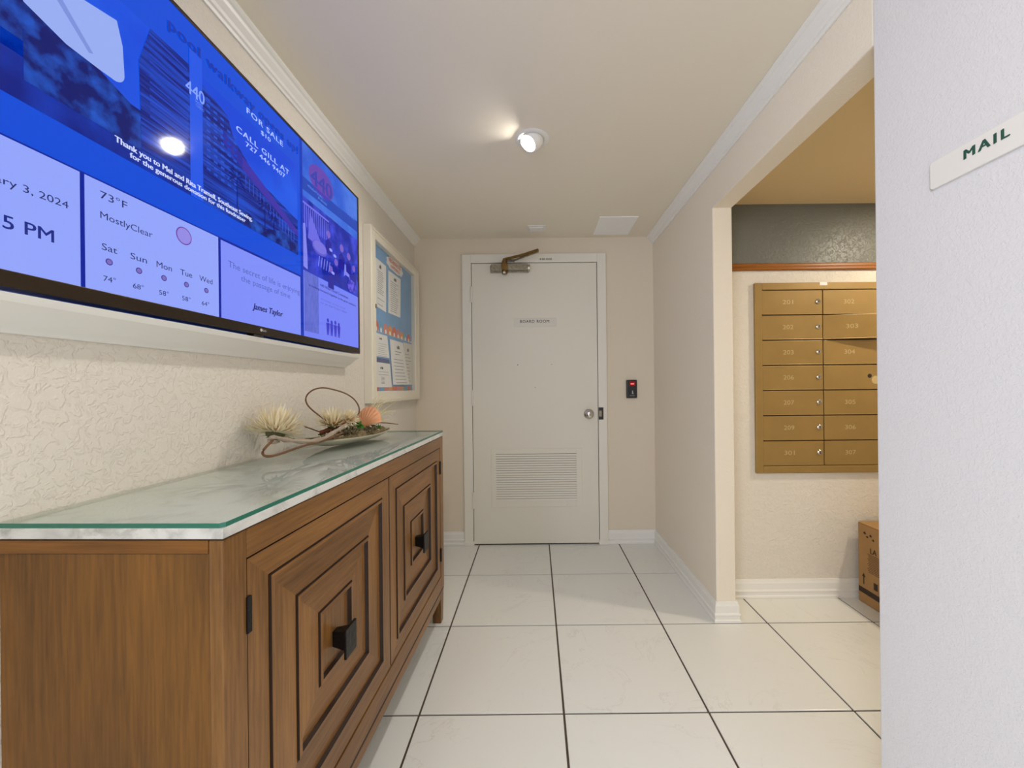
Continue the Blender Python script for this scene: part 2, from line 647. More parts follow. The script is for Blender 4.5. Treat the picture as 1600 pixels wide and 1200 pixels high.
# ------------------------------------------------------------------ board room door
dr = thing('door_1', None, None, (0, YB, 0), kind='structure')
dr['label'] = 'white flush board room door with louvred vent and steel frame'
YF, YD = YB - 0.022, YB - 0.014      # frame face, slab face
obj('door_frame', MB().box(-0.519, -0.455, YF, YB, 0, 2.093).box(0.452, 0.515, YF, YB, 0, 2.093).box(-0.455, 0.452, YF, YB, 2.031, 2.093)
    .box(-0.524, -0.450, YF - 0.003, YB, 0, 0.03).box(0.447, 0.520, YF - 0.003, YB, 0, 0.03), M['frame'], dr, bevel=0.002)
obj('gap_backing', MB().box(-0.455, 0.452, YB - 0.004, YB, 0.001, 2.031), M['dark'], dr)
slab = obj('door_slab', MB().box(-0.4515, 0.4485, YD, YB - 0.004, 0.010, 2.0275), M['door'], dr, bevel=0.0015)
obj('screw_hole', MB().lathe([(0.004, 0), (0.004, 0.001)], at(809, 570, YD), (0, -1, 0), 8), M['soft_ink'], slab)
obj('screw_hole', MB().lathe([(0.003, 0), (0.003, 0.001)], at(862, 569.5, YD), (0, -1, 0), 8), M['soft_ink'], slab)
obj('screw_hole', MB().lathe([(0.003, 0), (0.003, 0.001)], at(836, 605.5, YD), (0, -1, 0), 8), M['soft_ink'], slab)
for z in (1.804, 1.062, 0.327):
    obj('hinge', MB().tube([(-0.4535, YF - 0.004, z - 0.057), (-0.4535, YF - 0.004, z + 0.057)], 0.0065, 10)
        .box(-0.4535, -0.438, YD - 0.0015, YD, z - 0.055, z + 0.055), M['frame'], dr, smooth=True)
vent = thing('vent', None, None, (0, YB, 0))
vent.parent = dr
vent.location = (0, 0, 0)
WM[vent.name] = Matrix.Translation((0, YB, 0))
vf = MB()
vx0, vx1, vz0, vz1 = -0.322, 0.330, 0.274, 0.693
ix0, ix1, iz0, iz1 = -0.288, 0.290, 0.319, 0.656
yv = YD - 0.004
vf.box(vx0, ix0, yv, YD, vz0, vz1).box(ix1, vx1, yv, YD, vz0, vz1).box(ix0, ix1, yv, YD, vz0, iz0).box(ix0, ix1, yv, YD, iz1, vz1)
obj('vent_frame', vf, M['door'], vent, bevel=0.0012)
obj('vent_backing', MB().box(ix0, ix1, YD - 0.0006, YD, iz0, iz1), M['dark'], vent)
for (sx, sz) in ((-0.21, 0.678), (0.225, 0.678), (-0.21, 0.288), (0.225, 0.288)):
    obj('screw', MB().lathe([(0.004, 0), (0.003, 0.002), (0.0, 0.0025)], (sx, yv, sz), (0, -1, 0), 8), M['door'], vent)
ns = 20
ph = (iz1 - iz0) / ns
for i in range(ns):
    z = iz0 + i * ph
    sm = MB().prism([(ix0, yv - 0.0015, z), (ix0, yv - 0.0015, z + 0.002), (ix0, YD - 0.001, z + ph * 0.83), (ix0, YD - 0.001, z + ph * 0.71)], (ix1 - ix0, 0, 0))
    obj('slat', sm, M['door'], vent)
kx, kz = 0.383, 0.938
knob = obj('door_knob', MB().lathe([(0.036, 0), (0.036, 0.004), (0.030, 0.010), (0.015, 0.013), (0.013, 0.03), (0.022, 0.036), (0.027, 0.046), (0.026, 0.058), (0.018, 0.064), (0.0, 0.064)],
           (kx, YD, kz), (0, -1, 0), 28), M['chrome'], dr, smooth=True)
obj('key_slot', MB().box(kx - 0.002, kx + 0.002, YD - 0.0655, YD - 0.063, kz - 0.008, kz + 0.008), M['dark'], knob)
sp = obj('strike_plate', MB().box(0.4525, 0.487, YF - 0.002, YF, 0.897, 0.985), M['black'], dr, bevel=0.001)
obj('latch_keeper', MB().box(0.455, 0.474, YF - 0.005, YF - 0.002, 0.920, 0.962), M['steel_old'], sp)
cl = obj('door_closer', MB().box(-0.305, -0.225, YD - 0.055, YD, 1.962, 2.006).box(-0.19, -0.045, YD - 0.05, YD, 1.968, 2.008)
         .box(-0.315, -0.04, YD - 0.012, YD, 1.958, 2.012), M['steel_old'], dr, bevel=0.004)
obj('closer_pivot', MB().tube([(-0.21, YD - 0.036, 1.942), (-0.21, YD - 0.036, 2.034)], 0.019, 14).tube([(-0.21, YD - 0.036, 2.034), (-0.21, YD - 0.036, 2.05)], 0.012, 12)
    .box(-0.232, -0.188, YD - 0.058, YD, 1.966, 2.010), M['bronze'], cl, smooth=True)
obj('closer_screw', MB().lathe([(0.010, 0), (0.012, 0.006), (0.008, 0.014), (0, 0.016)], (-0.21, YD - 0.058, 1.945), (0, -1, 0.1), 12), M['chrome'], cl, smooth=True)
obj('closer_cap', MB().tube([(-0.045, YD - 0.028, 1.985), (-0.03, YD - 0.028, 1.985)], 0.024, 14), M['chrome'], cl, smooth=True)
arm = obj('closer_arm', MB().tube([(-0.21, YD - 0.036, 2.047), at(815, 399, 2.70), at(841, 390.5, 2.64)], [0.008, 0.010, 0.010], 8), M['bronze'], cl, smooth=True)
obj('closer_forearm', MB().tube([at(841, 390.5, 2.64) + Vector((0, 0, -0.012)), at(822, 400, 2.71), at(800, 408, YF - 0.012)], 0.006, 8)
    .box(-0.20, -0.14, YF - 0.016, YF, 2.036, 2.050), M['steel_old'], cl, smooth=True)
obj('door_code_text', text(MB(), '8 525 02 02', (0.042, YF - 0.0006, 2.047), (1, 0, 0), (0, 0, 1), 0.085, 0.013, bold=0.045), M['ink'], dr)

# ------------------------------------------------------------------ big television
TX = -0.790
tv = thing('wall_television', 'large flat screen television showing a blue notice slide on left wall', 'television', (XL, 1.127, 1.293))
ty0, ty1, tz0, tz1 = 0.512, 1.743, 1.293, 1.996
sy0, sy1, sz0, sz1 = 0.523, 1.729, 1.3185, 1.987
bz = MB()
bz.box(TX - 0.03, TX + 0.002, ty0, ty1, tz0, sz0).box(TX - 0.03, TX + 0.002, ty0, ty1, sz1, tz1)
bz.box(TX - 0.03, TX + 0.002, ty0, sy0, sz0, sz1).box(TX - 0.03, TX + 0.002, sy1, ty1, sz0, sz1)
bez = obj('bezel', bz, M['bezel'], tv, bevel=0.0015)
obj('back_cover', MB().box(XL + 0.002, TX - 0.0305, ty0 + 0.12, ty1 - 0.12, tz0 + 0.05, tz1 - 0.05), M['black'], tv, bevel=0.01)
obj('sensor_window', MB().box(TX - 0.02, TX + 0.001, 1.087, 1.125, 1.2875, 1.293), M['black'], tv, bevel=0.001)
lg = MB()
lg.lathe([(0.0042, 0), (0.0042, 0.0006)], (TX + 0.0022, 1.1135, 1.3075), (1, 0, 0), 16)
text(lg, 'LG', (TX + 0.0027, 1.1195, 1.3045), (0, 1, 0), (0, 0, 1), 0.0135, 0.006, bold=0.045)
obj('logo', lg, M['silver'], bez)
SCR = dict(blue=(0, 74, 214), panel=(146, 164, 250), gapc=(0, 30, 150), white=(205, 216, 255), navy=(18, 28, 92), ink=(36, 44, 104))
screen = obj('screen', MB().box(TX - 0.02, TX, sy0, sy1, sz0, sz1), glow('screen_blue', SCR['blue']), tv)
_gm = {}


def gm(rgb, k=1.0):
    if (rgb, k) not in _gm:
        _gm[(rgb, k)] = glow('screen_colour', rgb, k)
    return _gm[(rgb, k)]


def flat(name, pts, m, lay, holes=None):
    """flat shape on the display: (y, z) outline; lay = printing order"""
    mb = MB()
    x = TX + 0.00025 * lay
    n = len(pts)
    ar = sum(pts[i][0] * pts[(i + 1) % n][1] - pts[(i + 1) % n][0] * pts[i][1] for i in range(n))
    p = pts if ar > 0 else list(reversed(pts))
    mb.add([(x, a, b) for a, b in p], [tuple(range(n))])
    return obj(name, mb, m if not isinstance(m, tuple) else gm(m), screen)


def flats(name, polys, m, lay):
    mb = MB()
    x = TX + 0.00025 * lay
    for pts in polys:
        n = len(pts)
        ar = sum(pts[i][0] * pts[(i + 1) % n][1] - pts[(i + 1) % n][0] * pts[i][1] for i in range(n))
        p = pts if ar > 0 else list(reversed(pts))
        mb.add([(x, a, b) for a, b in p], [tuple(range(n))])
    return obj(name, mb, m if not isinstance(m, tuple) else gm(m), screen)


def rect(a0, a1, b0, b1):
    return [(a0, b0), (a1, b0), (a1, b1), (a0, b1)]


def ell(cy, cz, ry, rz, n=28, a0=0.0, a1=2 * PI):
    return [(cy + ry * math.cos(a0 + (a1 - a0) * i / n), cz + rz * math.sin(a0 + (a1 - a0) * i / n)) for i in range(n)]


def scr_text(s, y, z, w, h, rgb, lay=9, **k):
    mb = MB()
    text(mb, s, (TX + 0.00025 * lay, y, z), (0, 1, 0), (0, 0, 1), w, h, **k)
    return obj('screen_text', mb, gm(rgb), screen)


# slide: building photograph in blue with captions
pz0 = 1.585
skym = glow_noise('slide_sky', (0, 66, 214), (24, 92, 232), 5, lo=0.4, hi=0.75)
treem = glow_noise('slide_trees', (0, 16, 104), (26, 84, 196), 34, lo=0.42, hi=0.72)
bldm = glow_noise('slide_building', (0, 20, 118), (22, 74, 200), 1.0, (60, 6, 150), lo=0.4, hi=0.66)
groundm = glow_noise('slide_ground', (0, 26, 128), (6, 54, 178), 14, lo=0.35, hi=0.7)
flat('slide_photo', rect(sy0, 1.293, pz0, 1.885), skym, 1)
flat('slide_trees', [(sy0, 1.655), (sy0, 1.83), (0.60, 1.79), (0.70, 1.725), (0.76, 1.70), (0.80, 1.70), (0.80, 1.655)], treem, 2)
flat('slide_ground', rect(sy0, 1.293, pz0, 1.68), groundm, 2)
flat('slide_trees', [(0.60, 1.62), (0.60, 1.70), (0.64, 1.712), (0.70, 1.695), (0.78, 1.70), (0.82, 1.69), (0.90, 1.70), (0.90, 1.62)], treem, 3)
flat('slide_building', [(0.78, pz0 + 0.03), (0.776, 1.80), (0.80, 1.885), (0.892, 1.885), (0.892, pz0 + 0.03)], bldm, 4)
stripes = []
for i in range(13):
    z = 1.70 + i * 0.0142
    stripes.append([(0.797, z), (0.885, z - 0.004), (0.885, z), (0.797, z + 0.0045)])
flats('slide_balcony', stripes, (20, 62, 186), 5)
flat('slide_tower', rect(0.890, 0.924, pz0, 1.925), (28, 84, 226), 5)
flat('slide_building', [(0.925, pz0), (0.925, 1.868), (1.00, 1.845), (1.02, 1.80), (1.10, 1.74), (1.293, 1.70), (1.293, pz0)], bldm, 3)
win = []
for i in range(12):
    for j in range(5):
        y = 0.935 + j * 0.021
        z = 1.67 + i * 0.0155 - j * 0.002
        if z < 1.855 - (y - 0.925) * 0.55:
            win.append(rect(y, y + 0.011, z, z + 0.0055))
flats('slide_window', win, (30, 80, 202), 4)
flat('slide_brick', [(1.05, 1.77), (1.293, 1.665), (1.293, 1.645), (1.05, 1.735)], (58, 44, 164), 4)
flat('slide_brick', [(0.985, 1.80), (1.05, 1.77), (1.05, 1.735), (0.985, 1.765)], (34, 40, 160), 4)
rl = []
for i in range(16):
    y = 1.06 + i * 0.014
    z = 1.725 - (y - 1.06) * 0.35
    rl.append([(y, z - 0.035), (y + 0.002, z - 0.035), (y + 0.002, z), (y, z)])
flats('slide_railing', rl, (64, 92, 214), 5)
pal = []
for cy, cz, q in ((1.03, 1.70, 0.035), (1.135, 1.672, 0.028), (1.175, 1.652, 0.022)):
    pal = []
    pal.append([(cy - 0.002, pz0 + 0.02), (cy + 0.002, pz0 + 0.02), (cy + 0.0015, cz), (cy - 0.0015, cz)])
    for k in range(9):
        a = -0.5 + k * (PI + 1.0) / 8
        pal.append([(cy, cz + 0.003), (cy + q * math.cos(a) * 0.6, cz + q * math.sin(a) * 0.6 + 0.005), (cy + q * math.cos(a), cz + q * math.sin(a) - 0.006), (cy + q * math.cos(a) * 0.55, cz + q * math.sin(a) * 0.55 - 0.002)])
    flats('slide_palm', pal, (6, 22, 112), 6)
flat('slide_trees', [(1.0, pz0), (1.0, 1.60), (1.06, 1.625), (1.14, 1.61), (1.22, 1.635), (1.293, 1.62), (1.293, pz0)], treem, 5)
# pale rounded panel overlapping the photo
blob = [(0.585, 1.80), (0.60, 1.742), (0.655, 1.724), (0.705, 1.722)] + [(0.728 + 0.02 * math.cos(a), 1.744 + 0.022 * math.sin(a)) for a in [R(-100 + i * 12) for i in range(10)]] + [(0.745, 1.80), (0.735, 1.84)]
flat('slide_panel', blob, (150, 172, 240), 6)
flat('slide_panel_fold', [(0.63, 1.80), (0.645, 1.80), (0.695, 1.742), (0.688, 1.738)], (122, 144, 218), 7)
scr_text('pool walkway opens up!', 0.84, 1.917, 0.458, 0.032, (10, 48, 168), 5, bold=0.04, space=1.1)
scr_text('440', 0.879, 1.818, 0.05, 0.030, (128, 158, 248), 8, bold=0.02)
scr_text('WEST', 0.903, 1.810, 0.022, 0.006, (110, 140, 240), 8)
scr_text('CONDO', 0.905, 1.802, 0.022, 0.006, (110, 140, 240), 8)
W = SCR['white']
scr_text('FOR SALE', 1.066, 1.900, 0.152, 0.0155, (170, 192, 255), bold=0.045, space=1.15)
scr_text('$10', 1.121, 1.876, 0.04, 0.0135, (170, 192, 255), bold=0.045)
scr_text('CALL GILL AT', 1.028, 1.826, 0.219, 0.0155, (170, 192, 255), bold=0.045, space=1.15)
scr_text('727 446 9407', 1.061, 1.805, 0.166, 0.0135, (170, 192, 255), bold=0.045, space=1.1)
scr_text('Thank you to Mel and Rita Tramell, Southeast Sewing,', 0.729, 1.6035, 0.353, 0.0150, W, bold=0.045)
scr_text('for the generous donation for this fundraiser', 0.756, 1.5895, 0.301, 0.0135, W, bold=0.045)
# lower row of panels
flat('panel_gap', rect(sy0, 1.316, sz0, 1.521), SCR['gapc'], 1)
flat('date_panel', rect(sy0, 0.673, sz0, 1.518), SCR['panel'], 2)
flat('weather_panel', rect(0.680, 0.967, sz0, 1.518), SCR['panel'], 2)
flat('quote_panel', rect(0.9745, 1.305, sz0, 1.515), (126, 142, 248), 2)
IK = SCR['ink']
scr_text('ary 3, 2024', 0.566, 1.4415, 0.090, 0.0155, IK, 4)
scr_text('5 PM', 0.5745, 1.380, 0.061, 0.020, (24, 40, 130), 4, bold=0.02)
scr_text('73°F', 0.704, 1.488, 0.047, 0.0145, IK, 4)
scr_text('MostlyClear', 0.704, 1.4475, 0.096, 0.0165, IK, 4)
for nm, y, w, tp, ty in (('Sat', 0.706, 0.026, '74°', 0.708), ('Sun', 0.756, 0.032, '68°', 0.760), ('Mon', 0.808, 0.034, '58°', 0.813), ('Tue', 0.862, 0.030, '58°', 0.866), ('Wed', 0.911, 0.037, '64°', 0.917)):
    scr_text(nm, y, 1.3945, w, 0.0125, IK, 4)
    scr_text(tp, ty, 1.338, 0.021, 0.0105, IK, 4)
for y in (0.718, 0.772, 0.824, 0.877, 0.930):
    flat('weather_icon', ell(y, 1.3755, 0.0062, 0.0062), (70, 60, 138), 4)
    flat('weather_icon', ell(y, 1.3755, 0.0044, 0.0044), (122, 108, 192), 5)
flat('weather_icon', ell(0.872, 1.484, 0.0195, 0.0195), (112, 62, 160), 4)
flat('weather_icon', ell(0.872, 1.484, 0.0172, 0.0172), (146, 138, 228), 5)
scr_text('The secret of life is enjoying', 0.997, 1.449, 0.302, 0.0215, (84, 96, 186), 4)
scr_text('the passage of time', 1.040, 1.424, 0.209, 0.0205, (84, 96, 186), 4)
scr_text('James Taylor', 1.082, 1.357, 0.129, 0.0225, (28, 28, 100), 4, shear=0.25, bold=0.04)
# right column
flat('column_gap', rect(1.309, 1.322, sz0, sz1), (0, 48, 178), 3)
flat('column_photo', rect(1.322, sy1, 1.80, sz1), glow_noise('column_sky', (26, 84, 206), (72, 124, 226), 7, lo=0.35, hi=0.7), 2)
flat('column_disc', ell(1.443, 1.905, 0.083, 0.052), (96, 62, 172), 3)
scr_text('440', 1.372, 1.872, 0.142, 0.056, (44, 58, 170), 4, bold=0.03)
flat('column_band', [(1.322, 1.822), (1.322, 1.868), (1.43, 1.868), (1.58, 1.872), (1.729, 1.884), (1.729, 1.836)], (18, 66, 178), 3)
scr_text('HOLIDAY PARTY', 1.352, 1.846, 0.10, 0.008, (110, 150, 240), 5)
scr_text('AT 440 WEST', 1.415, 1.834, 0.062, 0.008, (110, 150, 240), 5)
flats('column_tower', [rect(1.64 + i * 0.016, 1.648 + i * 0.016, 1.875, 1.925 - 0.004 * i) for i in range(4)], (72, 112, 220), 4)
flat('column_photo', [(1.322, 1.545), (1.322, 1.80), (1.729, 1.80), (1.729, 1.549)], glow_noise('party_photo', (10, 34, 156), (58, 72, 216), 17, lo=0.4, hi=0.66), 3)
PW = (128, 132, 236)
rl = [rect(1.33 + i * 0.0125, 1.334 + i * 0.0125, 1.70, 1.782 - i * 0.001) for i in range(13)] + [rect(1.322, 1.49, 1.776, 1.783)]
flats('party_railing', rl, (112, 112, 228), 4)
flat('party_cloth', [(1.350, 1.665), (1.395, 1.66), (1.43, 1.68), (1.385, 1.735), (1.365, 1.76)], (104, 104, 226), 5)
flat('party_chair', [(1.322, 1.558), (1.322, 1.705), (1.335, 1.71), (1.346, 1.60), (1.347, 1.553)], PW, 5)
flat('party_table', ell(1.425, 1.655, 0.05, 0.026), (92, 88, 206), 6)
flat('party_table', ell(1.425, 1.658, 0.044, 0.021), (116, 112, 222), 7)
for cy, cz, sc_ in ((1.485, 1.73, 1.0), (1.585, 1.712, 1.15), (1.645, 1.698, 1.1), (1.54, 1.64, 1.0), (1.69, 1.66, 1.0), (1.50, 1.60, 1.0)):
    flat('party_guest', [(cy - 0.022 * sc_, cz - 0.075 * sc_), (cy - 0.02 * sc_, cz - 0.03 * sc_), (cy, cz - 0.016 * sc_), (cy + 0.02 * sc_, cz - 0.03 * sc_), (cy + 0.022 * sc_, cz - 0.075 * sc_)], (28, 30, 150), 6)
    flat('party_guest', ell(cy, cz, 0.014 * sc_, 0.014 * sc_, 16), (120, 96, 196), 7)
for k in range(5):
    a = 1.41 + k * 0.018
    flat('party_chair', [(a, 1.585), (a + 0.004, 1.585), (a + 0.013, 1.625), (a + 0.008, 1.625)], PW, 8)
flat('party_chair', [(1.60, 1.60), (1.608, 1.655), (1.618, 1.655), (1.622, 1.628), (1.648, 1.622), (1.65, 1.588), (1.643, 1.61), (1.612, 1.612)], PW, 8)
for q_ in ((1.50, 1.675), (1.53, 1.662), (1.515, 1.59)):
    flat('party_plate', ell(q_[0], q_[1], 0.012, 0.006, 14), (150, 156, 245), 8)
flat('party_flower', ell(1.67, 1.577, 0.04, 0.028, 12), glow_noise('party_flowers', (30, 34, 178), (104, 92, 226), 60, lo=0.42, hi=0.6), 8)
flat('caption_panel', rect(1.322, sy1, sz0, 1.545), (112, 126, 242), 3)
flat('caption_side', rect(1.326, 1.413, 1.337, 1.545), glow_noise('caption_side', (84, 96, 196), (98, 110, 210), 30, (1, 3, 1)), 4)
scr_text('440 West Social Committee', 1.424, 1.516, 0.212, 0.010, (40, 48, 140), 5, bold=0.045)
scr_text('is looking forward together to the great outdoors', 1.354, 1.4955, 0.351, 0.0105, (40, 48, 140), 5, bold=0.045)
scr_text('Contact us by email', 1.43, 1.465, 0.18, 0.008, (84, 92, 196), 5)
scr_text('or at the front desk', 1.426, 1.4525, 0.20, 0.008, (84, 92, 196), 5)
pp = []
for k, cy in enumerate((1.475, 1.502, 1.53, 1.557)):
    pp.append(ell(cy, 1.398 - 0.004 * (k % 2), 0.008, 0.008, 12))
    pp.append([(cy - 0.012, 1.388), (cy + 0.012, 1.388), (cy + 0.009, 1.362), (cy + 0.006, 1.342), (cy + 0.001, 1.342), (cy, 1.362), (cy - 0.002, 1.342), (cy - 0.007, 1.342), (cy - 0.009, 1.362)])
flats('group_icon', pp, (52, 50, 190), 5)

# moulding ledge the screen sits over
LP = [(XL, 1.232), (-0.858, 1.232), (-0.852, 1.240), (-0.838, 1.246), (-0.826, 1.256), (-0.812, 1.268), (-0.800, 1.274), (-0.795, 1.282), (-0.793, 1.2865), (XL, 1.2865)]
lm = MB().prism([(x, 0.46, z) for x, z in LP], (0, 1.755 - 0.46, 0))
tag(obj('moulding_ledge', lm, M['trim'], smooth=30), 'white crown moulding ledge on wall directly below the television', 'ledge')

# ------------------------------------------------------------------ notice case
bd = thing('notice_case', 'shallow ivory framed glass notice case with blue backing on left wall', 'notice board', (XL, 2.36, 1.06))
by0, by1, bz0, bz1, BX = 1.956, 2.760, 1.060, 1.972, -0.824
iy0, iy1, jz0, jz1 = 2.014, 2.672, 1.122, 1.915
fr = MB()
fr.box(XL, BX, by0, iy0, bz0, bz1).box(XL, BX, iy1, by1, bz0, bz1).box(XL, BX, iy0, iy1, bz0, jz0).box(XL, BX, iy0, iy1, jz1, bz1)
frame = obj('case_frame', fr, M['board_frame'], bd, bevel=0.003)
obj('frame_bead', MB().box(BX, BX + 0.003, by0 + 0.012, by0 + 0.020, bz0 + 0.012, bz1 - 0.012).box(BX, BX + 0.003, by1 - 0.02, by1 - 0.012, bz0 + 0.012, bz1 - 0.012)
    .box(BX, BX + 0.003, by0 + 0.02, by1 - 0.02, bz0 + 0.012, bz0 + 0.02).box(BX, BX + 0.003, by0 + 0.02, by1 - 0.02, bz1 - 0.02, bz1 - 0.012), M['board_frame'], frame)
obj('case_lock', MB().box(BX, BX + 0.004, iy0 - 0.014, iy0 - 0.003, 1.553, 1.575), M['steel_old'], frame)
PX = -0.852
obj('backing_board', MB().box(XL, PX, iy0, iy1, jz0, jz1), M['cork'], bd)
obj('glass_pane', MB().add([(BX - 0.006, iy0, jz0), (BX - 0.006, iy1, jz0), (BX - 0.006, iy1, jz1), (BX - 0.006, iy0, jz1)], [(0, 1, 2, 3)]), M['pane'], bd)


def bp(y, z, l):
    return (PX + 0.0004 + 0.0009 * l, y, z)


def sheet(name, label, pts, lay, m='paper', lines=(), icon=None, curl=0.0, head=None):
    """paper pinned in the case: quad (y, z) corners top-left, top-right, bottom-right, bottom-left"""
    c = [sum(p[0] for p in pts) / 4, sum(p[1] for p in pts) / 4]
    o = thing(name, label, 'notice', (PX, c[0], min(p[1] for p in pts)))
    tl, tr, br, bl = [Vector((0, *p)) for p in pts]
    G = []
    for i in range(7):
        s = i / 6
        row = []
        for j in range(5):
            t = j / 4
            p = (tl * (1 - t) + tr * t) * (1 - s) + (bl * (1 - t) + br * t) * s
            p.x = bp(0, 0, lay)[0] + curl * (s ** 2) * (0.3 + 0.7 * t)
            row.append(p)
        G.append(row)
    sh = obj('sheet', MB().grid([list(reversed(r)) for r in G]), M[m], o, solid=0.0004)

    def pt(t, s, up=0.0008):
        p = (tl * (1 - t) + tr * t) * (1 - s) + (bl * (1 - t) + br * t) * s
        p.x = bp(0, 0, lay)[0] + curl * (s ** 2) * (0.3 + 0.7 * t) + up
        return p
    mb = MB()
    for s, t0, t1, th in lines:
        mb.add([pt(t0, s), pt(t0, s + th), pt(t1, s + th), pt(t1, s)], [(0, 1, 2, 3)])
    if mb.f:
        obj('printed_lines', mb, M['soft_ink'], o)
    if icon:
        t, s = icon
        mb = MB()
        mb.add([pt(t - 0.09, s - 0.03), pt(t - 0.09, s + 0.04), pt(t - 0.02, s + 0.04), pt(t - 0.02, s - 0.01)], [(0, 1, 2, 3)])
        mb.add([pt(t, s - 0.05), pt(t, s + 0.04), pt(t + 0.1, s + 0.04), pt(t + 0.1, s - 0.02)], [(0, 1, 2, 3)])
        obj('printed_emblem', mb, M['ink'], o)
    if head:
        s0, s1, mm = head
        obj('printed_heading', MB().add([pt(0.02, s0), pt(0.02, s1), pt(0.98, s1), pt(0.98, s0)], [(0, 1, 2, 3)]), M[mm], o)
    return o


def ln(s0, s1, n, a=0.14, b=0.85, th=0.010, jit=0.25):
    return [(s0 + (s1 - s0) * i / max(1, n - 1), a + random.uniform(0, 0.06), b - random.uniform(0, jit), th) for i in range(n)]


SHOL = obj  # (readability)
sheet('notice_sheet', 'upper left white notice with many short lines in blue backed case', [(2.072, 1.842), (2.222, 1.838), (2.214, 1.572), (2.074, 1.580)], 1, lines=ln(0.22, 0.68, 12) + ln(0.80, 0.92, 2), icon=(0.42, 0.12))
sheet('notice_sheet', 'upper right white notice in case directly beneath the orange lettered header', [(2.254, 1.827), (2.462, 1.830), (2.448, 1.583), (2.247, 1.577)], 1, lines=ln(0.22, 0.92, 15), icon=(0.52, 0.12))
sheet('notice_sheet', 'lower left white notice just above the navy headed sheet in case', [(2.066, 1.436), (2.228, 1.438), (2.258, 1.314), (2.066, 1.310)], 1, lines=ln(0.42, 0.52, 2, jit=0.05) + ln(0.62, 0.95, 5), icon=(0.38, 0.20))
sheet('notice_sheet', 'bottom left white notice with a navy heading bar in glass case', [(2.066, 1.303), (2.258, 1.304), (2.292, 1.143), (2.066, 1.143)], 2, lines=ln(0.46, 0.56, 2, jit=0.05) + [(0.64 + 0.045 * i, 0.30, 0.52, 0.012) for i in range(6)], icon=(0.36, 0.33), head=(0.0, 0.15, 'navy_ink'))
sheet('notice_sheet', 'large curling white sheet in middle of lower notice row in case', [(2.262, 1.426), (2.488, 1.428), (2.572, 1.162), (2.298, 1.158)], 3, lines=ln(0.24, 0.30, 2, 0.3, 0.85, 0.012) + ln(0.42, 0.95, 8, jit=0.1), icon=(0.55, 0.14), curl=0.012)
sheet('notice_sheet', 'cream notice at the far end of lower row, partly behind curling sheet', [(2.50, 1.434), (2.668, 1.437), (2.668, 1.160), (2.50, 1.158)], 2, m='paper2', lines=ln(0.26, 0.9, 9), icon=(0.5, 0.16))
hd = thing('header_sign', 'white cloud shaped header card with orange lettering at top of notice case', 'sign', (PX, 2.36, 1.853))
cloud = []
for i in range(40):
    a = 2 * PI * i / 40
    r_ = 1.0 + 0.05 * math.cos(a * 9)
    cloud.append((2.365 + 0.135 * r_ * math.copysign(abs(math.cos(a)) ** 0.7, math.cos(a)), 1.879 + 0.035 * r_ * math.copysign(abs(math.sin(a)) ** 0.7, math.sin(a))))
obj('sign_card', MB().prism([(PX + 0.0003, a, b) for a, b in cloud], (0.0016, 0, 0)), M['paper'], hd)
hm = MB()
text(hm, 'NEIGHBORHOOD', (PX + 0.0025, 2.262, 1.882), (0, 1, 0), (0, 0, 1), 0.20, 0.024, bold=0.045)
text(hm, 'HAPPENINGS', (PX + 0.0025, 2.292, 1.854), (0, 1, 0), (0, 0, 1), 0.15, 0.019, bold=0.045)
obj('sign_lettering', hm, M['red_ink'], hd)
# border strips of little printed houses, one thing each
for bz_, hh, lab in ((1.449, 0.062, 'colourful paper border of small houses across the middle of notice case'), (1.124, 0.026, 'colourful paper border along the bottom edge inside notice case')):
    bs = thing('paper_border', lab, 'border', (PX, 2.34, bz_))
    obj('border_strip', MB().box(PX + 0.0002, PX + 0.0006, iy0 + 0.002, iy1 - 0.002, bz_ - 0.001, bz_ + (0.008 if hh > 0.05 else 0.024)), M['teal_ink'] if hh < 0.05 else M['paper2'], bs)
    n = 9
    for i in range(n):
        y0 = iy0 + 0.03 + i * (iy1 - iy0 - 0.06) / n
        if hh > 0.05 and i in (1, 7):
            mm = 'teal_ink'
        else:
            mm = ('red_ink', 'teal_ink', 'pink_ink', 'orange_ink', 'red_ink', 'pink_ink', 'orange_ink', 'teal_ink', 'red_ink')[i]
        w = 0.06
        t = hh * (0.75 + 0.25 * random.random())
        if hh > 0.05:
            pts = [(y0, bz_), (y0 + w, bz_), (y0 + w * 1.05, bz_ + t * 0.5), (y0 + w * 0.85, bz_ + t * 0.85), (y0 + w * 0.5, bz_ + t), (y0 + w * 0.15, bz_ + t * 0.85), (y0 - w * 0.05, bz_ + t * 0.5)]
        else:
            pts = rect(y0, y0 + w, bz_, bz_ + t)
        obj('house_print', MB().prism([(PX + 0.0007, a, b) for a, b in pts], (0.0004, 0, 0)), M[mm], bs)
        if hh > 0.05:
            obj('door_print', MB().prism([(PX + 0.0012, a, b) for a, b in [(y0 + w * 0.3, bz_), (y0 + w * 0.7, bz_), (y0 + w * 0.7, bz_ + t * 0.3), (y0 + w * 0.5, bz_ + t * 0.42), (y0 + w * 0.3, bz_ + t * 0.3)]], (0.0003, 0, 0)), M['paper'], bs)

